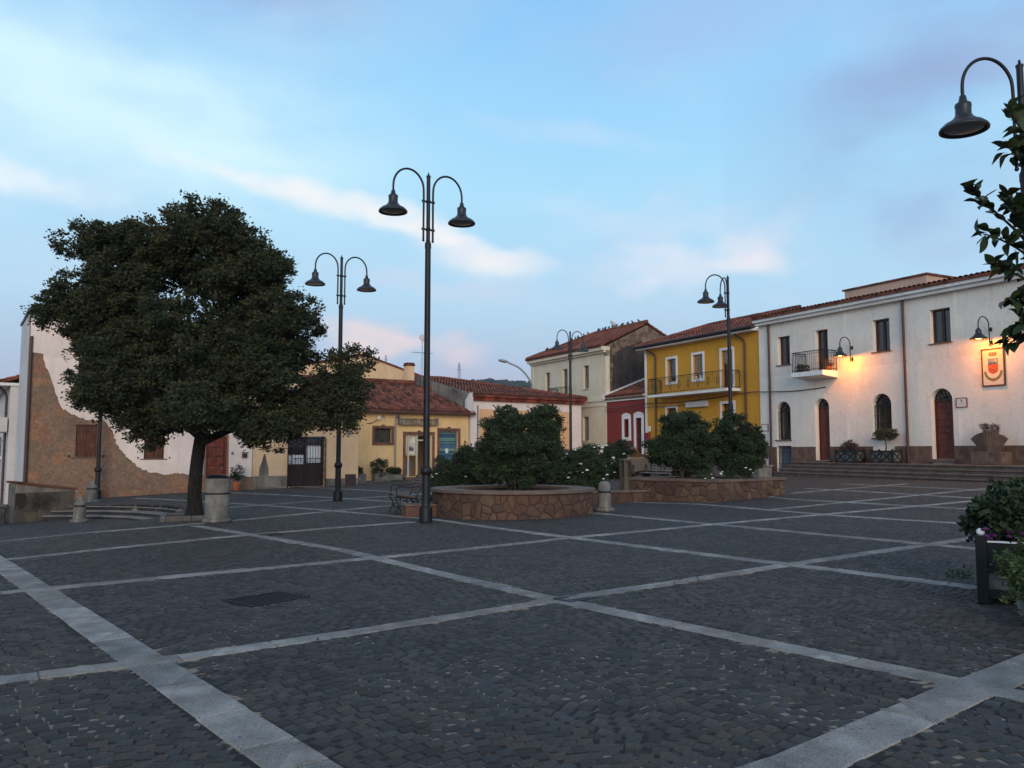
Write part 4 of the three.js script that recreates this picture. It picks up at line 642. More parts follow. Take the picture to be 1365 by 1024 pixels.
// yellow-ochre shop
{
  const o = thing('shop', 'low ochre shop with tiled roof, folded awning and stone-framed door', 'building', [OS[0], 0, OS[1]], TH_L);
  const w1 = [0.86, 1.86, 1.98, 2.74], dr = [2.68, 4.36, 0.14, 2.45], w2 = [4.8, 6.02, 0.62, 2.68];
  shell(o, { u0: -1.5, u1: 6.7, v0: -0.4, v1: 3.6, depth: 5, holes: [w1, dr, w2], mat: M.shop });
  for (const q of [w1, w2]) frameTrim(o, q, 0.13, M.stoneTrim, 0.002, 'surround', true, 0.05); frameTrim(o, dr, 0.13, M.stoneTrim, 0.002, 'surround', false, 0.05); for (const q of [w1, dr, w2]) mesh('keystone', bb((q[0] + q[1]) / 2 - 0.09, (q[0] + q[1]) / 2 + 0.09, q[3] - 0.01, q[3] + 0.2, 0.003, 0.07), M.stoneTrim, o);
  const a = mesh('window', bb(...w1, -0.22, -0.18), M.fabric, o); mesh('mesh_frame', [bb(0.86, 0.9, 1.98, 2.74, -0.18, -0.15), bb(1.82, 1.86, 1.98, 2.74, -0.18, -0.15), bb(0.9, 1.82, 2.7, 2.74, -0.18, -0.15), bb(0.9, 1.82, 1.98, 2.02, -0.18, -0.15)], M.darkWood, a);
  const D = mesh('door', [bb(2.68, 2.74, 0.14, 2.45, -0.2, -0.12), bb(4.3, 4.36, 0.14, 2.45, -0.2, -0.12), bb(2.74, 4.3, 2.38, 2.45, -0.2, -0.12), bb(2.9, 2.99, 0.14, 2.38, -0.19, -0.12), bb(3.42, 3.52, 0.14, 2.38, -0.19, -0.12), bb(3.52, 4.3, 2.08, 2.16, -0.19, -0.12)], M.pvc, o);
  mesh('pane', [bb(2.74, 2.9, 0.14, 2.38, -0.16, -0.156), bb(2.99, 3.42, 0.14, 2.38, -0.16, -0.156), bb(3.52, 4.3, 0.14, 2.38, -0.16, -0.156)], M.pane, D);
  panel('door_poster', 0.6, 1.08, canvasTex(256, 460, (c, w, h) => { c.fillStyle = '#cfc6b4'; c.fillRect(0, 0, w, h); c.fillStyle = '#e4ddd0'; c.fillRect(20, 30, 216, 130); c.fillStyle = '#8f90a4'; c.beginPath(); c.ellipse(128, 300, 86, 60, 0, 0, 7); c.fill(); c.fillStyle = '#3d3f52'; c.beginPath(); c.ellipse(108, 300, 30, 38, 0.4, 0, 7); c.fill(); c.beginPath(); c.ellipse(165, 320, 26, 30, 0, 0, 7); c.fill(); c.fillStyle = '#e9e4da'; c.fillRect(36, 380, 180, 40); c.fillStyle = '#777'; for (let i = 0; i < 4; i++) c.fillRect(40, 44 + i * 26, 150 - i * 22, 9); }), D, 3.12, 1.82, -0.2);
  mesh('shop_counter', [bb(2.9, 3.4, -0.1, 1.0, -1.2, -0.7)], M.blueGrey, o);
  const W = mesh('shop_window', [bb(4.8, 4.87, 0.62, 2.68, -0.2, -0.1), bb(5.95, 6.02, 0.62, 2.68, -0.2, -0.1), bb(4.87, 5.95, 2.6, 2.68, -0.2, -0.1), bb(4.87, 5.95, 0.62, 0.7, -0.2, -0.1)], M.greyBlind, o);
  mesh('pane', bb(4.87, 5.95, 0.7, 2.6, -0.15, -0.146), M.pane, W);
  panel('window_poster', 1.08, 1.9, canvasTex(256, 450, (c, w, h) => { const bandsC = ['#5b7a6c', '#6f9a90', '#2f6c80', '#24586f', '#1d4660', '#2a5a60', '#1c3a56', '#264a66', '#326f86']; const r = rng(7); for (let y = 0; y < h; y += 10) { c.fillStyle = bandsC[Math.floor(r() * bandsC.length)]; c.fillRect(0, y, w, 11); } c.fillStyle = '#86b09c'; c.fillRect(0, 86, w, 12); c.fillStyle = '#e2e6e4'; c.beginPath(); c.ellipse(126, 250, 27, 34, 0, 0, 7); c.fill(); c.fillStyle = '#5d94b4'; c.fillRect(20, 360, 210, 12); c.fillStyle = '#1a3048'; c.fillRect(0, 390, w, 60); c.fillStyle = '#7fb2cc'; c.fillRect(60, 408, 140, 8); }), W, 5.41, 1.65, -0.2);
  mesh('door_step', bb(2.45, 4.6, -0.25, 0.12, 0.01, 0.6), M.cap, o);
  mesh('gutter', [bb(-1.5, 6.92, 3.56, 3.68, 0.36, 0.5)], M.gutter, o); mesh('eave', bb(-1.5, 6.88, 3.602, 3.7, -0.1, 0.36), M.gutter, o);
  roofPlane(o, [-1.6, 3.72, 0.46], [1, 0, 0], [0, 0, -1], 8.5, 4.5, 1.85, 0, 1.6, 901); ridge(o, [-1.6, 5.66, -4.0], [5.3, 5.66, -4.0]); mesh('back_slope', (() => { const s = new THREE.Shape([[4.0, 5.5], [5.0, 3.6], [4.0, 3.6]].map(p => new THREE.Vector2(...p))); return new THREE.ExtrudeGeometry(s, { depth: 8.1, bevelEnabled: false }).rotateY(Math.PI / 2).translate(-1.5, 0, 0); })(), M.tilePlain, o);
  mesh('downpipe', [rod([2.06, 0.15, 0.07], [2.06, 3.3, 0.07], 0.045, 8), rod([2.06, 3.3, 0.07], [2.2, 3.56, 0.36], 0.045, 8)], M.galv, o);
  // folded awning
  const ag = []; for (let i = 0; i < 22; i++) { const x = 2.28 + i * 0.1; ag.push(bb(x, x + 0.098, 2.98 - 0.05 * Math.abs(Math.sin(i * Math.PI / 5)) , 3.2, 0.26, 0.275)); }
  const A = mesh('awning', [cyl(0.05, 0.05, 2.25, 0, 0, 0, 12).rotateZ(-Math.PI / 2).translate(2.26, 3.26, 0.2), ...ag], M.awning, o); mesh('awning_arm', [bb(2.2, 2.26, 2.95, 3.35, 0.002, 0.3), bb(4.52, 4.58, 2.95, 3.35, 0.002, 0.3)], M.galv, A);
  const wl = mesh('wall_light', [cyl(0.12, 0.12, 0.1, 0, 0, 0, 14).rotateX(Math.PI / 2).translate(1.05, 3.3, 0.05)], M.paper, o); mesh('swan_arm', tube([[1.15, 3.3, 0.05], [1.3, 3.42, 0.2], [1.3, 3.25, 0.3]], 0.02), M.galv, wl);
}
// long single-storey peach building
{
  const o = thing('long_house', 'long low white and peach building with red fascia and hipped tile roof', 'building', [OS[0] + 0.564 * 0.12, 0, OS[1] + 0.826 * 0.12], TH_L);
  shell(o, { u0: 6.78, u1: 14.9, v0: -0.4, v1: 4.42, depth: 14, holes: [], mat: M.pinkWhite });
  mesh('wall_panel', bb(7.35, 14.08, 0.2, 3.95, 0.002, 0.018), M.peach, o); mesh('drip_rail', bb(7.2, 7.28, 0.2, 4.15, 0.002, 0.05), M.galv, o);
  mesh('fascia', [bb(6.75, 15.02, 4.424, 4.62, -0.2, 0.2), bb(6.72, 15.1, 4.622, 4.74, -0.2, 0.34)], M.fascia, o); mesh('side_fascia', [bb(14.9, 15.1, 4.424, 4.74, -14, -0.22)], M.fascia, o);
  roofPlane(o, [6.7, 4.77, 0.36], [1, 0, 0], [0, 0, -1], 8.45, 7.3, 1.5, 0, 6.2, 1001); roofPlane(o, [15.15, 4.77, 0.36], [0, 0, -1], [-1, 0, 0], 14.6, 6.2, 1.5, 7.3, 7.3, 1002); ridge(o, [6.7, 6.3, -6.94], [8.95, 6.3, -6.94]); ridge(o, [15.1, 4.82, 0.34], [8.95, 6.3, -6.94]);
  const s = new THREE.Shape([[0.1, 3.7], [0.1, 4.75], [-0.5, 4.98], [-7.2, 6.42], [-14, 4.9], [-14, 3.7]].map(p => new THREE.Vector2(-p[0], p[1]))); mesh('side_parapet', new THREE.ExtrudeGeometry(s, { depth: 0.22, bevelEnabled: false }).rotateY(Math.PI / 2).translate(6.5, 0, 0), M.cement, o, 'grey weathered cement parapet');
  const s2 = new THREE.Shape([[6.32, 3.95], [6.32, 4.35], [6.6, 4.85], [6.76, 4.85], [6.76, 3.6]].map(p => new THREE.Vector2(...p))); mesh('parapet_end', new THREE.ExtrudeGeometry(s2, { depth: 0.2, bevelEnabled: false }).translate(0, 0, 0.11), M.pale, o);
}
// gabled house behind the shop
{
  const o = thing('gabled_house', 'tan gable wall of a taller house rising behind the shop roof', 'building', toS(0, 0, -7), TH_L);
  const s = new THREE.Shape([[-6.5, 0], [-6.5, 5.4], [3.5, 7.45], [4.0, 7.25], [7.4, 6.3], [7.4, 0]].map(p => new THREE.Vector2(...p))); mesh('gable', new THREE.ExtrudeGeometry(s, { depth: 0.3, bevelEnabled: false }).translate(0, 0, -0.3), M.tan, o);
  const v = new THREE.Shape([[3.5, 7.45], [4.0, 7.255], [7.4, 6.305], [7.45, 6.42], [4.0, 7.39], [3.5, 7.6], [-6.6, 5.52], [-6.5, 5.405]].map(p => new THREE.Vector2(...p))); mesh('verge_tiles', new THREE.ExtrudeGeometry(v, { depth: 0.5, bevelEnabled: false }).translate(0, 0.003, -0.45), M.tilePlain, o);
  mesh('roof', (() => { const q = new THREE.Shape([[3.5, 7.43], [7.4, 6.28], [7.4, 6.18], [3.5, 7.33], [-6.5, 5.28], [-6.5, 5.38]].map(p => new THREE.Vector2(...p))); return new THREE.ExtrudeGeometry(q, { depth: 8, bevelEnabled: false }).translate(0, 0, -8.31); })(), M.tilePlain, o);
  mesh('ridge_stack', bb(3.1, 3.75, 7.3, 7.75, -0.9, -0.35), M.tan, o);
}
{ const o = thing('chimney', 'square tan chimney with brick cap behind the shop roof', 'chimney', toS(5.45, 4.9, -5), TH_L); mesh('stack', bb(-0.24, 0.24, 0, 1.85, -0.24, 0.24), M.tan, o); mesh('cap', [bb(-0.28, 0.28, 1.853, 1.93, -0.28, 0.28), bb(-0.25, 0.25, 1.93, 2.05, -0.25, 0.25)], M.tilePlain, o); }
{ const o = thing('tv_antenna', 'thin television antenna mast with small dish above the shop', 'antenna', toS(5.6, 5.3, -3.6), TH_L); mesh('mast', rod([0, 0, 0], [0, 3.3, 0], 0.018), M.galv, o); mesh('boom', [rod([-0.7, 2.15, 0], [0.7, 2.15, 0], 0.012), ...[...Array(7)].map((_, i) => rod([-0.6 + i * 0.2, 2.15, -0.25], [-0.6 + i * 0.2, 2.15, 0.25], 0.008))], M.galv, o); mesh('dish', new THREE.SphereGeometry(0.3, 14, 8, 0, Math.PI * 2, 0, 0.9).scale(1, 0.6, 1).rotateX(1.2).translate(-0.05, 3.0, 0.0), M.pale, o); mesh('guy_wire', [rod([0, 2.0, 0], [-0.35, 0.2, 0.1], 0.006)], M.galv, o); }
// white house down the side street
{
  const th = Math.atan2(-0.826, 0.564), px = -17.95 - 0.564 * 4.6 - 0.826 * 0.14, pz = -30.33 - 0.826 * 4.6 + 0.564 * 0.14;
  const o = thing('street_house', 'white two-storey house along the side street left of the corner house', 'building', [px, 0, pz], th);
  const hs = [[-3.0, -2.3, 2.0, 3.4], [-6.4, -5.6, 1.3, 3.4], [-9.6, -8.9, 2.0, 3.4], [-3.1, -2.2, -1.1, 0.9], [-6.2, -5.3, -1.1, 0.9]];
  shell(o, { u0: -16, u1: -0.02, v0: -1.4, v1: 4.2, depth: 7, holes: hs, mat: M.pale }); hs.forEach((h, i) => casement(o, h, { back: 0.12, mat: M.greyBlind, leaves: 2 }));
  mesh('eave', bb(-16.1, 0.05, 4.203, 4.32, -0.3, 0.5), M.trim, o); mesh('gutter', new THREE.CylinderGeometry(0.08, 0.08, 16.1, 10).rotateZ(Math.PI / 2).translate(-8, 4.38, 0.56), M.ironDark, o); roofPlane(o, [-16.1, 4.36, 0.5], [1, 0, 0], [0, 0, -1], 16.1, 4, 1.3, 0, 0, 1101);
  downpipe(o, -0.9, -0.9, 4.25, M.pipe, 0, 0.0001); const bal = mesh('balcony', bb(-8.2, -4.6, 1.15, 1.28, 0.002, 0.85), M.trim, o); const rl = railing(o, [[-8.15, 1.28, 0.03], [-8.15, 1.28, 0.8], [-4.65, 1.28, 0.8], [-4.65, 1.28, 0.03]], 0.85, 0.13, M.ironDark); o.remove(rl); bal.add(rl);
  const ac = thing('air_conditioner', 'white air conditioner unit bracketed to the side street wall', 'air conditioner', [px + 0.564 * -0.35 - 0.826 * 0.02, 2.3, pz + 0.826 * -0.35 + 0.564 * 0.02], th); mesh('case', rb(-0.4, 0.4, 0, 0.6, 0.03, 0.36, 0.02), M.pale, ac); mesh('fan_grille', [...[0.08, 0.14, 0.2].map(r => new THREE.TorusGeometry(r, 0.008, 5, 18).translate(-0.12, 0.3, 0.365)), bx(0.42, 0.01, 0.01, -0.12, 0.3, 0.366), bx(0.01, 0.42, 0.01, -0.12, 0.3, 0.368)], M.greyBlind, ac); mesh('bracket', [bx(0.03, 0.03, 0.34, -0.3, -0.02, 0.17), bx(0.03, 0.03, 0.34, 0.3, -0.02, 0.17)], M.galv, ac);
  const sg = thing('blue_sign', 'small blue sign projecting from the white side street house', 'sign', [px + 0.564 * -5.0 - 0.826 * 0.02, 0.35, pz - 0.826 * 5.0 + 0.564 * 0.02], th); mesh('panel', rb(-0.03, 0.03, 0, 0.62, 0.1, 0.75, 0.01), std(lin(40, 70, 150), { rough: 0.5 }), sg); mesh('bracket', [rod([0, 0.5, 0], [0, 0.5, 0.12], 0.012), rod([0, 0.12, 0], [0, 0.12, 0.12], 0.012)], M.iron, sg);
}
// cables strung along the right-hand facades
cable('facade_cable', [toR(-12.9, 4.18, 0.08), toR(-11, 4.12, 0.1), toR(-9.1, 4.22, 0.08), toR(-6, 4.16, 0.06), toR(-3, 4.24, 0.07), toR(-0.7, 4.36, 0.06), toR(0.6, 4.3, 0.11), toR(2.1, 4.24, 0.05), toR(3.2, 4.26, 0.04), toR(3.95, 4.3, 0.03)], 0.022, 'sagging grey cable pinned along the red, yellow and white facades', 'facade cables');
cable('facade_cable', [toR(-12.95, 4.0, 0.08), toR(-11, 3.92, 0.1), toR(-9.1, 4.02, 0.08), toR(-6, 3.98, 0.06), toR(-4, 4.22, 0.2)], 0.016, 'thin lower cable running from the red cottage to the yellow house', 'facade cables');
cable('facade_cable', [toG(2.3, 3.05, 0.03), toG(2.8, 2.95, 0.05), toG(3.15, 2.85, 0.04), toS(-0.4, 3.1, 0.06), toS(0.5, 2.98, 0.04), toS(0.95, 3.15, 0.05)], 0.02, 'short wavy cable crossing from the tan house to the ochre shop', 'facade cables');

/* ------------------------------------------------------------------ far hill and pylons */
{
  const q = new THREE.PlaneGeometry(1800, 260, 220, 26).rotateX(-Math.PI / 2), p = q.attributes.position, col = [];
  for (let i = 0; i < p.count; i++) {
    const x = p.getX(i), z = p.getZ(i), t = (130 - z) / 260, ux = (x + 900) / 1800;
    const h = Math.sin(clamp(t * 1.15) * Math.PI / 2) * (44 + 26 * fbm(ux, 0.3, 6, 4) + 8 * Math.exp(-(((x + 60) / 160) ** 2)) - 14 * ss(60, 420, Math.abs(x))) + 7 * (fbm(ux, t * 0.15, 60, 3) - 0.5) * ss(0, 0.4, t);
    p.setY(i, h * 1.0 - 2); const k = 0.7 + 0.7 * fbm(ux, t * 0.15, 90, 2); col.push(0.035 * k, 0.046 * k, 0.03 * k);
  }
  q.setAttribute('color', new THREE.Float32BufferAttribute(col, 3)); q.computeVertexNormals(); q.userData.keep = true; const m = struct(mesh('hills', q, M.hill)); m.position.set(-20, 0, -660); m.userData.label = 'low wooded hill behind the town roofs';
  const r = rng(8), im = new THREE.InstancedMesh(new THREE.IcosahedronGeometry(1, 1), std([0.03, 0.042, 0.026], { rough: 1 }), 14000), M4 = new THREE.Matrix4();
  for (let i = 0; i < 14000; i++) { const x = (r() - 0.5) * 900 - 20, tz = r() * 150 - 130; const ix = clamp(Math.round((x + 900) / 1800 * 220), 0, 220), iz = clamp(Math.round((tz + 130) / 260 * 26), 0, 26); const y = p.getY(iz * 221 + ix); const s = 1.0 + r() * 1.5; M4.makeScale(s * (0.8 + r() * 0.5), s * (0.8 + r() * 0.4), s).setPosition(x - 20, y + s * 0.35, tz - 660); im.setMatrixAt(i, M4); }
  im.name = 'hill_woodland'; im.userData = { kind: 'stuff', label: 'dark scrub woodland covering the far hill', category: 'woodland' }; im.castShadow = im.receiveShadow = true; scene.add(im);
  const mast = (x, z, y, h, label) => { const o = thing('radio_mast', label, 'mast', [x, y, z], 0.4); const gs = []; const W = k => lerp(1.5, 0.25, k); for (const [a, b] of [[-1, -1], [1, -1], [1, 1], [-1, 1]]) gs.push(rod([a * W(0), 0, b * W(0)], [a * W(1), h, b * W(1)], 0.16, 5)); for (let i = 0; i < 8; i++) { const k = i / 8, k1 = (i + 1) / 8; gs.push(rod([-W(k), h * k, W(k)], [W(k1), h * k1, W(k1)], 0.09, 4), rod([W(k), h * k, W(k)], [-W(k1), h * k1, W(k1)], 0.09, 4)); } mesh('lattice', gs, M.galv, o); mesh('cross_arm', [bx(5, 0.25, 0.25, 0, h * 0.72, 0), bx(3.6, 0.25, 0.25, 0, h * 0.86, 0)], M.galv, o); };
  mast(-42, -655, 52, 20, 'lattice mast on the hill above the long tiled roof'); mast(-98, -640, 52, 24, 'lattice mast on the hill beside the tan gable');
}

/* ------------------------------------------------------------------ street lamps */
const AX = [0.83, -0.556];
function lampShade(parent, x, y, z, rimY) {   // y = height of the arm's end; the shade hangs below it
  const s = mesh('lamp_shade', lathe([[0.018, 0.0], [0.04, -0.02], [0.055, -0.1], [0.1, -0.13], [0.105, -0.17], [0.098, -0.18], [0.1, -0.28], [0.13, -0.33], [0.2, -0.385], [0.24, -0.4], [0.295, -0.45], [0.307, -0.475], [0.305, -0.495], [0.285, -0.495], [0.26, -0.45], [0.17, -0.4], [0.02, -0.38]], 32).translate(x, y, z), M.shade, parent);
  mesh('lens', new THREE.SphereGeometry(0.255, 24, 8, 0, Math.PI * 2, Math.PI / 2, Math.PI / 2).scale(1, 0.13, 1).translate(x, y - 0.462, z), M.lensOff, parent);
  return s;
}
function streetLamp(x, z, dirs, label, dh = 0) {
  const POLE_H = 7.55 - dh; const o = thing('street_lamp', label, 'street lamp', [x, g(x, z) - 0.01, z], 0, 'double-arm lamps around the square');
  mesh('pole', lathe([[0, 0], [0.135, 0], [0.14, 0.03], [0.14, 0.3], [0.125, 0.33], [0.095, 0.36], [0.09, 0.42], [0.086, 1.0], [0.075, 1.06], [0.072, 1.3], [0.068, 3], [0.062, 5.9 - dh], [0.07, 5.92 - dh], [0.07, 6.02 - dh], [0.05, 6.06 - dh], [0.044, 6.1 - dh], [0.042, POLE_H - 0.06], [0.05, POLE_H - 0.05], [0.05, POLE_H - 0.02], [0.02, POLE_H], [0.014, POLE_H + 0.05], [0, POLE_H + 0.06]], 20), M.iron, o);
  mesh('collar', lathe([[0.07, 1.0], [0.1, 1.02], [0.125, 1.07], [0.125, 1.12], [0.1, 1.17], [0.07, 1.2]], 20), M.iron, o);
  for (const [dx, dz] of dirs) {
    const P = (r, y) => [dx * r, y - dh, dz * r], pts = []; pts.push(P(0.115, 6.1), P(0.115, 6.6), P(0.115, 7.1));
    for (let i = 1; i <= 12; i++) { const f = Math.PI * i / 12; pts.push(P(0.115 + 0.365 - Math.cos(f) * 0.365, 7.18 + Math.sin(f) * 0.42)); } pts.push(P(0.845, 7.06));
    const a = mesh('arm', [tube(pts, 0.023, 48, 8), new THREE.SphereGeometry(0.03, 8, 6).translate(...P(0.115, 6.08))], M.iron, o);
    lampShade(a, dx * 0.845, 7.08 - dh, dz * 0.845);
    for (const y of [6.33 - dh, 6.95 - dh]) mesh('clamp', [rod([0, y, 0], P(0.16, y + dh), 0.018, 8), cyl(0.034, 0.034, 0.05, dx * 0.115, y - 0.025, dz * 0.115, 10), cyl(0.056, 0.056, 0.05, 0, y - 0.025, 0, 12)], M.iron, o);
  }
  return o;
}
const both = (a, b) => [[a, b], [-a, -b]];
streetLamp(-1.83, -17.75, both(...AX), 'tall double-arm street lamp standing beside the bench and round planter');
streetLamp(-5.3, -25.4, both(...AX), 'tall double-arm street lamp rising beyond the big tree toward the tan house');
streetLamp(2.99, -42.3, both(...AX), 'tall double-arm street lamp in front of the long peach building');
streetLamp(7.81, -29.6, [[-0.99, 0.14], [-0.08, -0.99]], 'tall street lamp with arms at right angles before the yellow house');
streetLamp(6.88, -10.85, [[-0.99, 0.1], [0.99, -0.1]], 'double-arm street lamp just beyond the magnolia', 1.04);
streetLamp(-15.55, -31.3, both(...AX), 'double-arm street lamp against the stripped plaster wall behind the big tree');
{ // roadside lamp on a curved mast
  const o = thing('road_lamp', 'grey road lamp on a curved mast beside the cream house', 'street lamp', [1.5, g(1.5, -57), -57], 0);
  mesh('mast', tube([[0, 0, 0], [0, 3, 0], [0, 5.2, 0], [-0.25, 6.3, 0.05], [-0.95, 7.15, 0.1], [-1.75, 7.55, 0.15]], 0.06, 40, 8), M.galv, o);
  mesh('lamp_head', new THREE.SphereGeometry(0.5, 16, 10).scale(0.75, 0.22, 0.3).rotateZ(-0.2).translate(-2.1, 7.66, 0.17), M.galv, o);
}

/* ------------------------------------------------------------------ foliage kit */
// clumps of small folded leaves: list of [x,y,z,rx,ry,rz] ellipsoid lobes, all in the thing's local frame
function leafCloud({ lobes, clumps, per, cr, len, wid, seed, cols, inner = 0.25, floor = -99, flat = 0.7, drop = 0, boughs = 0, br = 0.4, loose = 0.2 }) {
  const r = rng(seed), pos = [], col = [];
  if (boughs) {   // break each lobe up into boughs of uneven size that stand out of it
    const ar = lobes.map(l => l[3] * l[4] + l[3] * l[5] + l[4] * l[5]), tt = ar.reduce((a, b) => a + b, 0), nb = lobes.map(l => [l[0], l[1], l[2], l[3] * 0.8, l[4] * 0.8, l[5] * 0.8]);
    for (let i = 0; i < boughs; i++) { let t = r() * tt, k = 0; while (t > ar[k] && k < lobes.length - 1) t -= ar[k++]; const L = lobes[k], z = r() * 2 - 1, f = r() * 6.2832, q = Math.sqrt(1 - z * z), e = 0.78 + r() * loose, b = br * (0.55 + r() * 0.8); const cy = L[1] + z * L[4] * e; if (cy < floor + b * 0.3) continue; nb.push([L[0] + q * Math.cos(f) * L[3] * e, cy, L[2] + q * Math.sin(f) * L[5] * e, b * (0.9 + r() * 0.5), b * (0.6 + r() * 0.35), b * (0.9 + r() * 0.5)]); }
    lobes = nb;
  }
  const area = lobes.map(l => Math.pow((l[3] * l[4]) ** 1.6 + (l[3] * l[5]) ** 1.6 + (l[4] * l[5]) ** 1.6, 1 / 1.6)); const tot = area.reduce((a, b) => a + b, 0);
  const gauss = () => (r() + r() + r() + r() - 2) * 0.87;
  const dirv = () => { const z = r() * 2 - 1, f = r() * 6.2832, s = Math.sqrt(1 - z * z); return [s * Math.cos(f), z, s * Math.sin(f)]; };
  for (let c = 0; c < clumps; c++) {
    let t = r() * tot, k = 0; while (t > area[k] && k < lobes.length - 1) t -= area[k++];
    const L = lobes[k], d = dirv(), rad = r() < inner ? Math.cbrt(r()) * 0.85 : 0.86 + r() * 0.2;
    const cx = L[0] + d[0] * L[3] * rad, cy = L[1] + d[1] * L[4] * rad, cz = L[2] + d[2] * L[5] * rad; if (cy < floor) continue;
    // skip clumps buried deep in another lobe
    const tone = 0.7 + r() * 0.6, R = cr * (0.6 + r() * 0.8), base = cols[Math.floor(r() * cols.length)], n = Math.round(per * (0.6 + r() * 0.8));
    for (let i = 0; i < n; i++) {
      const x = cx + gauss() * R, y = cy + gauss() * R * flat, z = cz + gauss() * R; if (y < floor) continue;
      let a = dirv(); a = [a[0] + d[0] * 0.7, a[1] * 0.6 + d[1] * 0.5 + 0.1 - drop, a[2] + d[2] * 0.7]; let m = Math.hypot(...a) || 1; a = a.map(v => v / m);
      let b = dirv(); let s = [a[1] * b[2] - a[2] * b[1], a[2] * b[0] - a[0] * b[2], a[0] * b[1] - a[1] * b[0]]; m = Math.hypot(...s) || 1; s = s.map(v => v / m);
      const nn = [a[1] * s[2] - a[2] * s[1], a[2] * s[0] - a[0] * s[2], a[0] * s[1] - a[1] * s[0]];
      const l = len * (0.7 + r() * 0.6), w = wid * (0.7 + r() * 0.6), f = 0.18 * w;
      const p0 = [x, y, z], tip = [x + a[0] * l, y + a[1] * l, z + a[2] * l], q = s_ => [x + a[0] * l * 0.5 + s[0] * w * 0.5 * s_ + nn[0] * f, y + a[1] * l * 0.5 + s[1] * w * 0.5 * s_ + nn[1] * f, z + a[2] * l * 0.5 + s[2] * w * 0.5 * s_ + nn[2] * f];
      const A = q(1), B = q(-1); pos.push(...p0, ...A, ...tip, ...p0, ...tip, ...B);
      const v = tone * (0.8 + r() * 0.4); for (let j = 0; j < 6; j++) col.push(base[0] * v, base[1] * v, base[2] * v);
    }
  }
  const g_ = new THREE.BufferGeometry(); g_.setAttribute('position', new THREE.Float32BufferAttribute(pos, 3)); g_.setAttribute('color', new THREE.Float32BufferAttribute(col, 3)); g_.setAttribute('uv', new THREE.BufferAttribute(new Float32Array(pos.length / 3 * 2), 2)); g_.computeVertexNormals(); g_.userData.keep = true; return g_;
}
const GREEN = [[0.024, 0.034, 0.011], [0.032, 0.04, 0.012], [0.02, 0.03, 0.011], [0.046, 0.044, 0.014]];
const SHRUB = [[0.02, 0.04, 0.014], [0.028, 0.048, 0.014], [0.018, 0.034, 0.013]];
function limb(pts, r0, r1, n = 14) {   // tapered limb
  const c = new THREE.CatmullRomCurve3(pts.map(p => V(...p))), q = new THREE.TubeGeometry(c, n, 1, 9, false), p = q.attributes.position;
  for (let i = 0; i <= n; i++) { const ctr = c.getPointAt(i / n), r = lerp(r0, r1, Math.pow(i / n, 0.8)); for (let j = 0; j <= 9; j++) { const k = i * 10 + j; const v = V(p.getX(k), p.getY(k), p.getZ(k)).sub(ctr).multiplyScalar(r).add(ctr); p.setXYZ(k, v.x, v.y, v.z); } }
  return q;
}
function blossoms(pts, r, seed) { const rr = rng(seed); return pts.map(([x, y, z]) => { const s = r * (0.7 + rr() * 0.6); const parts = []; for (let i = 0; i < 5; i++) { const f = i / 5 * 6.28 + rr(); parts.push(new THREE.SphereGeometry(s * 0.55, 6, 4).scale(1, 0.55, 1).translate(x + Math.cos(f) * s * 0.55, y + rr() * s * 0.3, z + Math.sin(f) * s * 0.55)); } parts.push(new THREE.SphereGeometry(s * 0.5, 6, 4).translate(x, y + s * 0.25, z)); return merge(parts); }); }

/* ------------------------------------------------------------------ the big tree */
{
  const [tx, tz] = [-7.12, -18.75], o = thing('broad_tree', 'large round dark evergreen tree with a bare trunk beside the concrete bin', 'tree', [tx, 0, tz]);
  mesh('trunk', [limb([[0, -0.1, 0], [-0.01, 0.6, 0], [0.03, 1.3, 0], [0.08, 2.2, -0.1], [0.0, 3.4, 0]], 0.165, 0.12, 20), lathe([[0.28, -0.08], [0.22, 0.06], [0.175, 0.25], [0.14, 0.5]], 16)], M.bark, o);
  const L = [[0.1, 1.8, -0.05, -1.9, 3.4, 0.4], [0.1, 2.0, 0, 1.8, 3.2, 0.5], [0.1, 2.2, -0.1, -0.6, 5.6, -0.5], [0.05, 2.2, 0, 0.9, 5.2, 0.6], [0.1, 1.7, 0, 2.9, 2.9, -0.5], [0.05, 2.4, 0, -2.6, 4.8, -0.6], [0.1, 1.9, 0, 0.4, 3.2, 2.0], [0.1, 2.1, 0, -0.5, 3.6, -2.2]];
  L.forEach(([a, b, c, d, e, f]) => mesh('limb', limb([[a, b, c], [lerp(a, d, 0.45), lerp(b, e, 0.4) + 0.1, lerp(c, f, 0.4)], [d, e, f]], 0.1, 0.025), M.bark, o));
  // silhouette built from lobes; x along the picture, sizes in metres
  const lobes = [[-0.1, 5.95, 0, 1.35, 1.1, 1.5], [-1.95, 5.8, -0.1, 0.8, 0.75, 1.1], [-2.6, 5.1, 0, 0.75, 0.7, 1.0], [-2.25, 4.5, 0.1, 0.8, 0.55, 1.0], [-0.4, 4.6, 0, 1.95, 1.7, 2.0], [-1.35, 3.8, 0.3, 0.95, 0.7, 1.3], [0.5, 3.7, 0.2, 1.6, 0.9, 1.7], [1.05, 5.3, 0, 0.9, 1.0, 1.4], [1.55, 4.1, 0.1, 1.05, 1.1, 1.5], [-1.25, 2.85, 0.3, 1.0, 1.1, 1.4], [-2.2, 3.0, 0.2, 0.25, 0.22, 0.3], [0.1, 2.75, 0.5, 1.55, 1.05, 1.6], [1.75, 2.7, 0.1, 1.1, 0.95, 1.3], [3.15, 3.3, -0.3, 0.6, 0.62, 0.7], [2.85, 2.5, -0.1, 0.65, 0.42, 0.7]];
  stuff(mesh('crown', leafCloud({ lobes, clumps: 7600, per: 50, cr: 0.14, len: 0.085, wid: 0.044, seed: 3131, cols: GREEN, inner: 0.34, floor: 1.5, boughs: 210, br: 0.42 }), M.leaf, o));
}
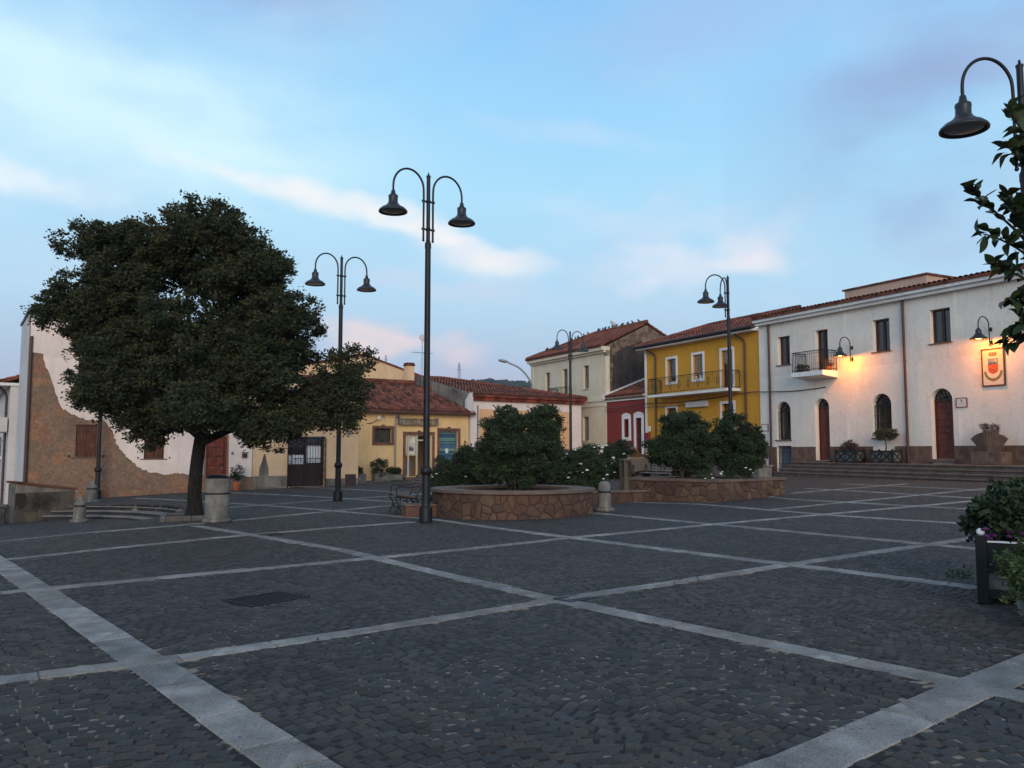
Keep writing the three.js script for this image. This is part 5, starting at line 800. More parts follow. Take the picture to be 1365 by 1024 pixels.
{ const o = thing('tree_kerb', 'low stone kerb around the foot of the big tree', 'kerb', [-7.25, -0.05, -18.9], 0.35); for (const [a, b, c, d] of [[-0.5, 0.02, 0.45, 0.57], [0.025, 0.55, 0.45, 0.57], [-0.5, 0.55, -0.57, -0.45], [-0.62, -0.505, -0.57, 0.57], [0.555, 0.67, -0.57, 0.57]]) mesh('kerb_stone', rb(a, b, -0.1, 0.14, c, d, 0.02), M.concreteGrey, o); mesh('soil', bb(-0.5, 0.55, -0.1, 0.1, -0.45, 0.45), M.soil, o); }

/* ------------------------------------------------------------------ round and square stone planters */
function voronoi(w, h, nx, ny, seed, per) {   // irregular stones on a w x h strip
  const r = rng(seed), pts = []; for (let j = 0; j < ny; j++) for (let i = 0; i < nx; i++) pts.push([(i + 0.5 + (j % 2 ? 0.25 : -0.25) + (r() - 0.5) * 1.25) * w / nx, (j + 0.5 + (r() - 0.5) * 0.95) * h / ny]);
  const all = per ? [...pts, ...pts.map(p => [p[0] - w, p[1]]), ...pts.map(p => [p[0] + w, p[1]])] : pts;
  return pts.map(p => {
    let poly = per ? [[p[0] - w / 2, 0], [p[0] + w / 2, 0], [p[0] + w / 2, h], [p[0] - w / 2, h]] : [[0, 0], [w, 0], [w, h], [0, h]];
    for (const q of all) { const dx = q[0] - p[0], dy = q[1] - p[1], d2 = dx * dx + dy * dy; if (d2 < 1e-9 || d2 > 4) continue; const mx = (p[0] + q[0]) / 2, my = (p[1] + q[1]) / 2, out = []; for (let i = 0; i < poly.length; i++) { const A = poly[i], B = poly[(i + 1) % poly.length], sa = (A[0] - mx) * dx + (A[1] - my) * dy, sb = (B[0] - mx) * dx + (B[1] - my) * dy; if (sa <= 0) out.push(A); if (sa * sb < 0) { const t = sa / (sa - sb); out.push([lerp(A[0], B[0], t), lerp(A[1], B[1], t)]); } } poly = out; }
    return [p, poly];
  });
}
function stoneFace(o, w, h, nx, ny, seed, map, per = false, mats = M.wallStone) {   // map(u, v, out) -> [x,y,z]
  const r = rng(seed + 5);
  for (const [p, poly] of voronoi(w, h, nx, ny, seed, per)) {
    if (poly.length < 3) continue; const n = poly.length, c = [poly.reduce((a, q) => a + q[0], 0) / n, poly.reduce((a, q) => a + q[1], 0) / n];
    const ins = (k, d) => poly.map(([x, y]) => { const dx = x - c[0], dy = y - c[1], m = Math.hypot(dx, dy) || 1; const t = Math.max(0.1, (m - d) / m); return [c[0] + dx * t * k, c[1] + dy * t * k]; });
    const pr = 0.022 + r() * 0.016, A = ins(1, 0.011).map(q => map(q[0], q[1], 0)), B = ins(1, 0.013).map(q => map(q[0], q[1], pr * 0.7)), D = ins(1, 0.034).map(q => map(q[0], q[1], pr)), pos = [], ctr = map(c[0], c[1], pr + 0.006);
    for (let i = 0; i < n; i++) { const k = (i + 1) % n; pos.push(...A[i], ...A[k], ...B[k], ...A[i], ...B[k], ...B[i], ...B[i], ...B[k], ...D[k], ...B[i], ...D[k], ...D[i], ...D[i], ...D[k], ...ctr); }
    const q = new THREE.BufferGeometry(); q.setAttribute('position', new THREE.Float32BufferAttribute(pos, 3)); q.computeVertexNormals(); mesh('stone', q, mats[Math.floor(r() * mats.length)], o);
  }
}
const ROUND = [0.02, -20.08];
{
  const o = thing('round_planter', 'round raised planter of irregular reddish stones with wide flat rim', 'planter', [ROUND[0], 0, ROUND[1]]), R = 1.9, Hh = 0.56; exclusions.push([...ROUND, 1.86]);
  mesh('core', lathe([[1.4, -0.1], [R - 0.012, -0.1], [R - 0.012, Hh], [1.42, Hh], [1.42, -0.1]], 72), M.mortar, o);
  stoneFace(o, 2 * Math.PI * R, Hh + 0.06, 52, 3, 51, (u, v, d) => { const f = u / R; return [Math.sin(f) * (R - 0.012 + d), v - 0.06, Math.cos(f) * (R - 0.012 + d)]; }, true);
  const n = 14; for (let i = 0; i < n; i++) { const s = new THREE.Shape(), a0 = i / n * 6.2832 + 0.0022, a1 = (i + 1) / n * 6.2832 - 0.0022; s.absarc(0, 0, 1.97, a0, a1, false); s.absarc(0, 0, 1.38, a1, a0, true); s.closePath(); mesh('rim_slab', new THREE.ExtrudeGeometry(s, { depth: 0.055, bevelEnabled: true, bevelSize: 0.008, bevelThickness: 0.008, bevelSegments: 1, curveSegments: 8 }).rotateX(-Math.PI / 2).translate(0, Hh + 0.01, 0), M.cap, o); }
  mesh('soil', new THREE.CylinderGeometry(1.43, 1.43, 0.1, 40).translate(0, 0.4, 0), M.soil, o);
}
{ const o = thing('stone_step', 'low stone block resting against the round planter near the lamp', 'step', [-1.93, g(-1.93, -19.6), -19.6], 0.3); mesh('block', rb(-0.62, 0.55, -0.02, 0.24, -0.3, 0.3, 0.03), M.tableStone, o); mesh('top_slab', rb(-0.64, 0.57, 0.241, 0.28, -0.32, 0.32, 0.012), M.cap, o); exclusions.push([-1.93, -19.6, 0.35]); }
// shrubs in the round planter
function shrub(name, label, [x, y, z], { lobes, clumps, per, cr = 0.1, len = 0.075, wid = 0.038, seed, stems = 6, cols = SHRUB, floor = 0.15, fl = 0, flR = 0.035, category = 'shrub', group, spread = 0.25, hgt = 1, drop = 0 }) {
  const o = thing(name, label, category, [x, y, z], 0, group), r = rng(seed + 1);
  for (let i = 0; i < stems; i++) { const f = r() * 6.28, l = lobes[i % lobes.length]; mesh('stem', limb([[Math.cos(f) * spread * 0.5, -0.05, Math.sin(f) * spread * 0.5], [Math.cos(f) * spread, hgt * 0.35, Math.sin(f) * spread], [l[0] + (r() - 0.5) * l[3] * 0.8, l[1] + (r() - 0.3) * l[4] * 0.5, l[2] + (r() - 0.5) * l[5] * 0.8]], 0.028, 0.01, 8), M.twig, o); }
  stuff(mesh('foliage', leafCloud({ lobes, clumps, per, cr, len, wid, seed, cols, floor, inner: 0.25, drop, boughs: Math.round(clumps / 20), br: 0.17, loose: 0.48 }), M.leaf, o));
  if (fl) { const pts = []; for (let i = 0; i < fl; i++) { const l = lobes[Math.floor(r() * lobes.length)], a = r() * 6.28, t = r() * 1.3 - 0.3; const s = Math.sqrt(1 - Math.min(1, t * t)); pts.push([l[0] + Math.cos(a) * s * l[3] * 1.04, l[1] + t * l[4] * 1.04, l[2] + Math.sin(a) * s * l[5] * 1.04]); } blossoms(pts, flR, seed + 9).forEach(q => mesh('blossom', q, M.flower, o)); }
  return o;
}
shrub('tall_shrub', 'tall dark many-stemmed shrub growing in the round stone planter', [0.12, 0.45, -20.2], { lobes: [[-0.32, 1.5, 0, 0.55, 0.42, 0.55], [0.74, 1.62, 0, 0.44, 0.46, 0.45], [0.15, 1.05, 0.05, 0.95, 0.42, 0.7], [0.05, 0.6, 0.1, 0.62, 0.32, 0.5], [-0.6, 1.1, 0, 0.35, 0.35, 0.4]], clumps: 1500, per: 46, seed: 61, stems: 10, floor: 0.22, spread: 0.35 });
shrub('flowering_bush', 'low bushy plant spilling left behind the round planter rim', [-0.95, 0.0, -22.9], { lobes: [[-0.5, 0.85, 0, 0.75, 0.55, 0.6], [0.1, 1.05, 0, 0.6, 0.55, 0.6], [-0.9, 0.55, 0, 0.5, 0.42, 0.5]], clumps: 620, per: 44, seed: 71, fl: 18, floor: 0.05 });
shrub('flowering_bush', 'white-flowered bush behind the round planter beside the reddish stone table', [1.55, 0.1, -23.6], { lobes: [[0, 0.85, 0, 0.7, 0.6, 0.6], [0.55, 0.7, 0, 0.6, 0.5, 0.5], [-0.35, 1.1, 0.1, 0.4, 0.4, 0.4]], clumps: 520, per: 44, seed: 72, fl: 46, flR: 0.045, floor: 0.12, group: 'white-flowered bushes in the middle bed' });
shrub('flowering_bush', 'white-flowered bush behind the concrete bollard and square pillar', [2.5, 0.12, -24.9], { lobes: [[0, 0.9, 0, 0.75, 0.62, 0.65], [0.35, 1.15, 0, 0.55, 0.42, 0.5], [-0.45, 0.75, 0, 0.5, 0.5, 0.5]], clumps: 560, per: 44, seed: 73, fl: 40, flR: 0.045, floor: 0.12, group: 'white-flowered bushes in the middle bed' });
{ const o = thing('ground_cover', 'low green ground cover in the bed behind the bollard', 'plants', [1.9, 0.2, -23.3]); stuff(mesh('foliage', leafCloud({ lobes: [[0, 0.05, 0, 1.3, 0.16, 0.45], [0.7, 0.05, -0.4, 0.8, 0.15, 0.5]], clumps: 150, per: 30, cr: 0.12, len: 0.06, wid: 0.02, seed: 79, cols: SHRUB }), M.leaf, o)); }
// low bed wall in the middle
{ const o = thing('bed_wall', 'low stone bed wall running behind the concrete bollard', 'wall', [2.55, 0.08, -22.7], Math.atan2(0.42, 0.9)); mesh('core', bb(-1.5, 1.5, -0.1, 0.3, -0.12, 0.1), M.mortar, o); mesh('coping', rb(-1.54, 1.54, 0.301, 0.36, -0.18, 0.17, 0.012), M.cap, o); stoneFace(o, 3, 0.36, 9, 1, 88, (u, v, d) => [u - 1.5, v - 0.06, 0.1 + d]); rects.push([2.55, -22.9, 0.9, -0.42, 1.5, 0.4]); }
// raised kerb under the pillar
{ const o = thing('bed_kerb', 'long low stone kerb at the foot of the pillar', 'kerb', [3.55, g(3.55, -23.4), -23.4], 0.62); let x = -1.5; for (let i = 0; i < 4; i++) { mesh('kerb_stone', rb(x, x + 0.78, -0.05, 0.1, -0.09, 0.09, 0.015), M.concreteGrey, o); x += 0.785; } }
const SQ = [5.35, -21.75];
{
  const th = Math.atan2(0.61, 0.79) , o = thing('square_planter', 'square raised planter of brown crazy-paved stones beneath two shrubs', 'planter', [SQ[0], g(5.3, -22.5) - 0.05, SQ[1]], 0);
  // front corner at the origin; left edge runs (-0.72,-0.69), right edge (0.76,-0.65)
  const a = [-0.73, -0.683], b = [0.77, -0.638], La = 2.75, Lb = 3.1, Hh = 0.56; const P = (s, t, y) => [a[0] * s + b[0] * t, y, a[1] * s + b[1] * t];
  const prism = (s0, s1, t0, t1, y0, y1) => { const sh = new THREE.Shape([[s0, t0], [s1, t0], [s1, t1], [s0, t1]].map(([s, t]) => { const p = P(s, t, 0); return new THREE.Vector2(p[0], -p[2]); })); return new THREE.ExtrudeGeometry(sh, { depth: y1 - y0, bevelEnabled: false }).rotateX(-Math.PI / 2).translate(0, y0, 0); };
  mesh('core', [prism(0, 0.3, 0, Lb, -0.15, Hh), prism(La - 0.3, La, 0, Lb, -0.15, Hh), prism(0.3, La - 0.3, 0, 0.3, -0.15, Hh), prism(0.3, La - 0.3, Lb - 0.3, Lb, -0.15, Hh)], M.mortar, o);
  const na = [-b[0], -b[1]], nb = [-a[0], -a[1]];   // outward normals of the two seen faces
  stoneFace(o, La, Hh + 0.06, 11, 3, 91, (u, v, d) => [a[0] * u + na[0] * d, v - 0.06, a[1] * u + na[1] * d]); stoneFace(o, Lb, Hh + 0.06, 13, 3, 92, (u, v, d) => [b[0] * u + nb[0] * d, v - 0.06, b[1] * u + nb[1] * d]);
  for (let i = 0; i < 3; i++) { mesh('rim_slab', prism(-0.06, 0.36, -0.06 + i * (Lb + 0.12) / 3 + 0.003, -0.06 + (i + 1) * (Lb + 0.12) / 3 - 0.003, Hh + 0.003, Hh + 0.07), M.cap, o); mesh('rim_slab', prism(La - 0.36, La + 0.06, -0.06 + i * (Lb + 0.12) / 3 + 0.003, -0.06 + (i + 1) * (Lb + 0.12) / 3 - 0.003, Hh + 0.003, Hh + 0.07), M.cap, o); }
  for (let i = 0; i < 2; i++) { mesh('rim_slab', prism(0.363 + i * (La - 0.72) / 2, 0.36 + (i + 1) * (La - 0.72) / 2 - 0.003, -0.06, 0.36, Hh + 0.003, Hh + 0.07), M.cap, o); mesh('rim_slab', prism(0.363 + i * (La - 0.72) / 2, 0.36 + (i + 1) * (La - 0.72) / 2 - 0.003, Lb - 0.36, Lb + 0.06, Hh + 0.003, Hh + 0.07), M.cap, o); }
  mesh('soil', prism(0.3, La - 0.3, 0.3, Lb - 0.3, 0.3, 0.46), M.soil, o); const c = P(La / 2, Lb / 2, 0); rects.push([SQ[0] + c[0], SQ[1] + c[2], b[0], b[1], Lb / 2, La / 2]);
}
shrub('tall_shrub', 'dense dark shrub in the square planter before the yellow house balcony', [4.83, 0.6, -23.4], { lobes: [[0.05, 1.6, 0, 0.55, 0.5, 0.55], [-0.25, 1.15, 0, 0.58, 0.45, 0.55], [-0.6, 0.85, 0, 0.38, 0.36, 0.45], [0.15, 0.75, 0.1, 0.72, 0.42, 0.55], [0.5, 1.15, 0, 0.35, 0.4, 0.4]], clumps: 1000, per: 46, seed: 64, stems: 7, floor: 0.16 });
shrub('tall_shrub', 'dense dark shrub in the square planter with drooping right side', [6.38, 0.62, -23.6], { lobes: [[-0.05, 1.5, 0, 0.46, 0.52, 0.5], [0.38, 1.15, 0, 0.34, 0.38, 0.4], [-0.05, 0.8, 0.1, 0.62, 0.42, 0.5], [-0.4, 1.1, 0, 0.35, 0.35, 0.4]], clumps: 850, per: 46, seed: 65, stems: 7, floor: 0.16 });
shrub('rose_plant', 'small white-flowered plant at the edge of the square planter', [5.9, 0.6, -22.6], { lobes: [[0, 0.2, 0, 0.25, 0.2, 0.25], [0.5, 0.22, -0.2, 0.2, 0.22, 0.2], [-0.6, 0.18, 0, 0.3, 0.16, 0.2]], clumps: 60, per: 22, cr: 0.08, len: 0.045, wid: 0.024, seed: 66, stems: 3, fl: 14, floor: 0.03, hgt: 0.25, spread: 0.1 });

/* ------------------------------------------------------------------ bollards, bin, bench, pillar, table */
function bollard(x, z, label, s = 1) {
  const o = thing('bollard', label, 'bollard', [x, g(x, z) - 0.02, z], 0); exclusions.push([x, z, 0.24]);
  mesh('foot', lathe([[0, 0], [0.245, 0], [0.245, 0.07], [0.215, 0.1], [0.17, 0.12], [0, 0.12]], 28), M.concrete, o);
  mesh('shaft', lathe([[0.165, 0.11], [0.158, 0.45], [0.152, 0.452]], 28), M.concrete, o); mesh('band', lathe([[0.15, 0.452], [0.157, 0.455], [0.157, 0.495], [0.15, 0.498]], 28), M.ironDark, o);
  mesh('head', lathe(s === 2 ? [[0.152, 0.498], [0.15, 0.56], [0.12, 0.6], [0.09, 0.62], [0.1, 0.66], [0.06, 0.71], [0.03, 0.73], [0.02, 0.76], [0, 0.77]] : [[0.152, 0.498], [0.15, 0.62], [0.135, 0.68], [0.1, 0.715], [0.05, 0.732], [0, 0.735]], 28), M.concrete, o); return o;
}
bollard(2.22, -20.05, 'pale concrete bollard with dark band just beyond the round planter');
bollard(-12.15, -23.5, 'concrete bollard with stepped head in front of the curved steps', 2);
bollard(-13.85, -27.5, 'concrete bollard with stepped head behind the curved steps', 2);
{ const x = -6.33, z = -17.95, o = thing('litter_bin', 'large cylindrical concrete litter bin with domed metal lid beside the tree', 'bin', [x, g(x, z) - 0.01, z]); exclusions.push([x, z, 0.27]);
  mesh('foot', lathe([[0, 0], [0.3, 0], [0.3, 0.07], [0.26, 0.1], [0, 0.1]], 36), M.concrete, o); mesh('body', lathe([[0.252, 0.09], [0.252, 0.6], [0.24, 0.605], [0.24, 0.64], [0.252, 0.645], [0.255, 0.93], [0.235, 0.945], [0, 0.945]], 36), M.concrete, o); mesh('band', lathe([[0.242, 0.606], [0.256, 0.608], [0.256, 0.638], [0.242, 0.64]], 36), M.ironDark, o); mesh('lid', lathe([[0.245, 0.946], [0.24, 0.975], [0.17, 1.015], [0.08, 1.03], [0, 1.032]], 36), M.iron, o); }
{ // bench, seat facing left
  const o = thing('park_bench', 'cast iron bench with dark wooden slats behind the tall street lamp', 'bench', [-2.55, g(-2.55, -20.5), -20.5], -0.25 - Math.PI / 2 + Math.PI);
  // local: x along the bench, z = sitting direction
  o.rotation.y = Math.atan2(-0.97, 0.25);
  for (let i = 0; i < 6; i++) { const t = i / 5; mesh('seat_slat', rb(-0.75, 0.75, 0.43 + 0.025 * Math.cos(t * 3.1) - 0.012, 0.455 + 0.025 * Math.cos(t * 3.1), 0.33 - i * 0.085, 0.395 - i * 0.085, 0.008), M.slat, o); }
  for (let i = 0; i < 6; i++) { const y = 0.52 + i * 0.072, z = -0.14 - i * 0.032; mesh('back_slat', rb(-0.75, 0.75, -0.03, 0.03, -0.012, 0.012, 0.008).rotateX(-0.42).translate(0, y, z), M.slat, o); }
  for (const x of [-0.62, 0.62]) { mesh('leg_frame', [tube([[x, 0, 0.4], [x, 0.06, 0.36], [x, 0.22, 0.3], [x, 0.38, 0.38], [x, 0.42, 0.34], [x, 0.4, 0.1], [x, 0.4, -0.1], [x, 0.55, -0.18], [x, 0.95, -0.36]], 0.018, 40, 6), tube([[x, 0, -0.42], [x, 0.08, -0.36], [x, 0.25, -0.18], [x, 0.4, -0.08]], 0.018, 20, 6), tube([[x, 0.4, 0.1], [x, 0.22, 0.12], [x, 0.12, 0.02], [x, 0.2, -0.08], [x, 0.28, 0], [x, 0.22, 0.05]], 0.013, 24, 6), new THREE.TorusGeometry(0.06, 0.013, 6, 14).rotateY(Math.PI / 2).translate(x, 0.16, 0.22), new THREE.TorusGeometry(0.07, 0.013, 6, 14).rotateY(Math.PI / 2).translate(x, 0.3, -0.24)], M.ironDark, o); mesh('armrest', tube([[x, 0.42, 0.32], [x, 0.6, 0.36], [x, 0.66, 0.28], [x, 0.64, 0.05], [x, 0.68, -0.22]], 0.016, 24, 6), M.ironDark, o); }
}
{ const x = 3.22, z = -23.7, o = thing('info_pillar', 'square stone pillar with dark side panel between the two planters', 'pillar', [x, g(x, z), z], 0.5); mesh('shaft', rb(-0.12, 0.12, -0.03, 1.12, -0.12, 0.12, 0.012), M.greyStone[0], o); mesh('cap', rb(-0.14, 0.14, 1.122, 1.18, -0.14, 0.14, 0.015), M.concreteGrey, o); mesh('side_panel', bb(0.122, 0.15, 0.05, 1.08, -0.1, 0.1), M.darkWood, o); exclusions.push([x, z, 0.3]); }
{ const o = thing('stone_table', 'reddish stone table of tapered blocks under flat slabs behind the round planter', 'table', [0.95, g(0.95, -24.8), -24.8], 0.2); for (const x of [-0.3, 0.0, 0.3]) mesh('block', lathe([[0, 0], [0.2, 0], [0.19, 0.3], [0.14, 0.68], [0, 0.68]], 10).translate(x, 0, 0), M.tableStone, o); mesh('slab', rb(-0.55, 0.05, 0.682, 0.8, -0.3, 0.3, 0.03), M.cap, o); mesh('slab', rb(0.07, 0.5, 0.682, 0.77, -0.28, 0.28, 0.03), M.cap, o); }
// benches further back
function stoneBench(x, z, rot, label) { const o = thing('garden_bench', label, 'bench', [x, g(x, z), z], rot, 'benches along the far side of the bed'); for (let i = 0; i < 4; i++) mesh('seat_slat', rb(-0.8, 0.8, 0.42, 0.455, -0.2 + i * 0.11, -0.11 + i * 0.11, 0.008), M.greyWood, o); for (let i = 0; i < 4; i++) mesh('back_slat', rb(-0.8, 0.8, -0.04, 0.04, -0.014, 0.014, 0.008).rotateX(-0.25).translate(0, 0.55 + i * 0.1, -0.24 - i * 0.025), M.greyWood, o); for (const s of [-0.65, 0.65]) mesh('leg', [bx(0.05, 0.44, 0.4, s, 0.21, 0), bx(0.05, 0.5, 0.05, s, 0.66, -0.27)], M.ironDark, o); }
stoneBench(5.75, -33.5, -1.15, 'grey slatted bench seen beyond the square pillar'); stoneBench(7.3, -35.2, -1.15, 'grey slatted bench behind the square planter shrubs');
function block(x, z, label) { const o = thing('stone_block', label, 'block', [x, g(x, z), z], 0.4, 'stone blocks near the benches'); mesh('body', rb(-0.3, 0.3, 0, 0.62, -0.3, 0.3, 0.03), M.concrete, o); mesh('cap', rb(-0.33, 0.33, 0.622, 0.7, -0.33, 0.33, 0.02), M.concrete, o); }
block(9.05, -30.4, 'pale square stone block right of the shrubs in the square planter');
// lit niche on the plinth pillar at the left end of the stairs
{ const o = thing('brick_pier', 'low reddish pier with a small lit niche at the left end of the stairs', 'pier', toR(0.7, 0.38, 1.0), TH_R); mesh('body', [bb(-0.3, 0.3, -0.2, 0.66, -0.3, 0.26)], M.plinthDark, o); mesh('cap', rb(-0.33, 0.33, 0.663, 0.72, -0.33, 0.31, 0.012), M.cap, o); const em = new THREE.MeshStandardMaterial({ color: 0xffd9a0, emissive: new THREE.Color().setRGB(1, 0.55, 0.2), emissiveIntensity: 1.6, roughness: 0.6 }); mesh('niche_light', bb(-0.13, -0.06, 0.1, 0.56, 0.262, 0.285), em, o); const L = new THREE.PointLight(new THREE.Color().setRGB(1, 0.45, 0.12), 0.15); L.position.set(-0.095, 0.35, 0.32); L.castShadow = true; o.add(L); }

/* ------------------------------------------------------------------ curved steps and wall on the left */
{
  const o = thing('curved_steps', 'three curved stone steps in front of the stripped corner house', 'steps', [STEP_C[0], 0, STEP_C[1]]);
  [0, 1, 2].forEach(i => {
    const R0 = STEP_R - 0.42 * i - 0.02, R1 = R0 + 0.42, y = -0.155 - 0.115 * i; const n = 9, A0 = Math.PI * 0.02, A1 = Math.PI * 0.575;
    for (let k = 0; k < n; k++) { const a0 = lerp(A0, A1, k / n) + 0.0012, a1 = lerp(A0, A1, (k + 1) / n) - 0.0012, s = new THREE.Shape(); s.absarc(0, 0, R1, a0, a1, false); s.absarc(0, 0, R0 - 0.02, a1, a0, true); s.closePath();
      mesh('tread', new THREE.ExtrudeGeometry(s, { depth: 0.022, bevelEnabled: true, bevelSize: 0.004, bevelThickness: 0.005, bevelSegments: 1, curveSegments: 6 }).rotateX(-Math.PI / 2).translate(0, y - 0.032, 0), M.concrete, o); }
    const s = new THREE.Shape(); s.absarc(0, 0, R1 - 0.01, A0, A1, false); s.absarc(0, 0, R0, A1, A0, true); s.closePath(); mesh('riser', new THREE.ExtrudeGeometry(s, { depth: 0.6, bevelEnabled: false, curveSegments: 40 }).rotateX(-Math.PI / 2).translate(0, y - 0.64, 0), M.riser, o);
  });
}
{ const o = thing('cheek_wall', 'low grey stone wall with sloping terracotta coping beside the curved steps', 'wall', [-14.55, -0.75, -24.3], Math.atan2(1.45, 0.95)); const L = 1.75; const s = new THREE.Shape([[0, 0], [L, 0], [L, 1.08], [0, 1.32]].map(p => new THREE.Vector2(...p))); mesh('core', new THREE.ExtrudeGeometry(s, { depth: 0.36, bevelEnabled: false }).translate(0, 0, -0.18), M.cement, o); stoneFace(o, L, 1.05, 4, 3, 95, (u, v, d) => [u, v, 0.18 + d * 0.6], false, M.greyStone); const c = new THREE.Shape([[-0.06, 1.335], [L + 0.06, 1.075], [L + 0.06, 1.14], [-0.06, 1.4]].map(p => new THREE.Vector2(...p))); mesh('coping', new THREE.ExtrudeGeometry(c, { depth: 0.5, bevelEnabled: false }).translate(0, 0, -0.25), M.coping, o); mesh('front_face', bb(-0.02, -0.002, 0, 1.3, -0.18, 0.18), M.concreteGrey, o); }
{ const o = thing('stone_stub', 'short grey stone stub at the left end of the cheek wall', 'block', [-15.0, -0.75, -24.35], 0.5); mesh('body', rb(-0.22, 0.22, 0, 0.62, -0.22, 0.22, 0.03), M.concreteGrey, o); mesh('cap', rb(-0.26, 0.26, 0.622, 0.7, -0.26, 0.26, 0.02), M.concreteGrey, o); }
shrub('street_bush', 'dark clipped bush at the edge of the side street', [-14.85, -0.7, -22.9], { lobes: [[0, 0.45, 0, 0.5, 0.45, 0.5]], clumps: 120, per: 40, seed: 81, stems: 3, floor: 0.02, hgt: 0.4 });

/* ------------------------------------------------------------------ pots and planters */
function pottedPlant(name, label, pos, rot, pot, plant, category = 'potted plant') { const o = thing(name, label, category, pos, rot); pot(o); plant(o); return o; }
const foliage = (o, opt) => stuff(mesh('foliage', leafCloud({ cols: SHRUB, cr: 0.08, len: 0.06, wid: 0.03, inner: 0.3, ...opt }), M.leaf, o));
{ const p = toG(-2.38, -0.2, 0.55); p[1] = g(p[0], p[2]); pottedPlant('potted_plant', 'small leafy plant in a terracotta pot by the brown door', p, 0, o => { mesh('pot', lathe([[0, 0], [0.12, 0], [0.17, 0.28], [0.19, 0.29], [0.19, 0.34], [0.16, 0.34], [0.15, 0.3], [0, 0.3]], 18), M.terracotta, o); mesh('stem', limb([[0, 0.28, 0], [0.02, 0.45, 0], [0, 0.7, 0.02]], 0.015, 0.008, 6), M.twig, o); }, o => foliage(o, { lobes: [[0, 0.75, 0, 0.22, 0.25, 0.22], [-0.12, 0.55, 0, 0.15, 0.12, 0.15]], clumps: 60, per: 22, seed: 201 })); }
function trough(pos, label, w, plants, seed, hgt = 0.4) { pos[1] = g(pos[0], pos[2]); return pottedPlant('stone_trough', label, pos, TH_L, o => { mesh('trough', [rb(-w / 2, w / 2, 0, hgt, -0.2, -0.15, 0.01), rb(-w / 2, w / 2, 0, hgt, 0.15, 0.2, 0.01), rb(-w / 2, -w / 2 + 0.05, 0, hgt, -0.15, 0.15, 0.01), rb(w / 2 - 0.05, w / 2, 0, hgt, -0.15, 0.15, 0.01)], M.concrete, o); mesh('soil', bb(-w / 2 + 0.05, w / 2 - 0.05, 0.02, hgt - 0.06, -0.15, 0.15), M.soil, o); }, o => foliage(o, { lobes: plants, clumps: 110, per: 26, seed, len: 0.08, wid: 0.035, cr: 0.1 })); }
trough(toS(-0.75, 0, 1.2), 'pale stone trough with sparse plants at the left corner of the shop', 1.1, [[0, 0.55, 0, 0.4, 0.2, 0.2], [-0.3, 0.6, 0, 0.2, 0.25, 0.2]], 211);
trough(toS(0.75, 0, 1.15), 'stone trough with a bushy green plant under the shop window', 0.9, [[0, 0.65, 0, 0.5, 0.42, 0.4], [-0.2, 0.8, 0, 0.35, 0.3, 0.3]], 212);
trough(toS(1.75, 0, 0.7), 'small planter box beside the shop downpipe', 0.7, [[0, 0.45, 0, 0.3, 0.15, 0.18]], 213, 0.3);
trough(toS(4.25, 0, 1.3), 'stone trough with upright plants beside the shop door', 0.8, [[-0.1, 0.8, 0, 0.3, 0.45, 0.25], [0.2, 0.65, 0, 0.25, 0.3, 0.2]], 214);
trough(toS(5.4, 0, 1.2), 'stone trough below the teal shop window', 1.1, [[0, 0.6, 0, 0.5, 0.25, 0.2]], 215);
{ const o = thing('sign_board', 'small dark board leaning by the tan house corner', 'board', toG(2.6, -0.05, 0.6), TH_L); mesh('panel', rb(-0.25, 0.25, 0, 0.55, -0.02, 0.02, 0.01).rotateX(-0.15), M.darkWood, o); mesh('prop', bx(0.05, 0.5, 0.03, 0, 0.24, -0.16), M.darkWood, o); }
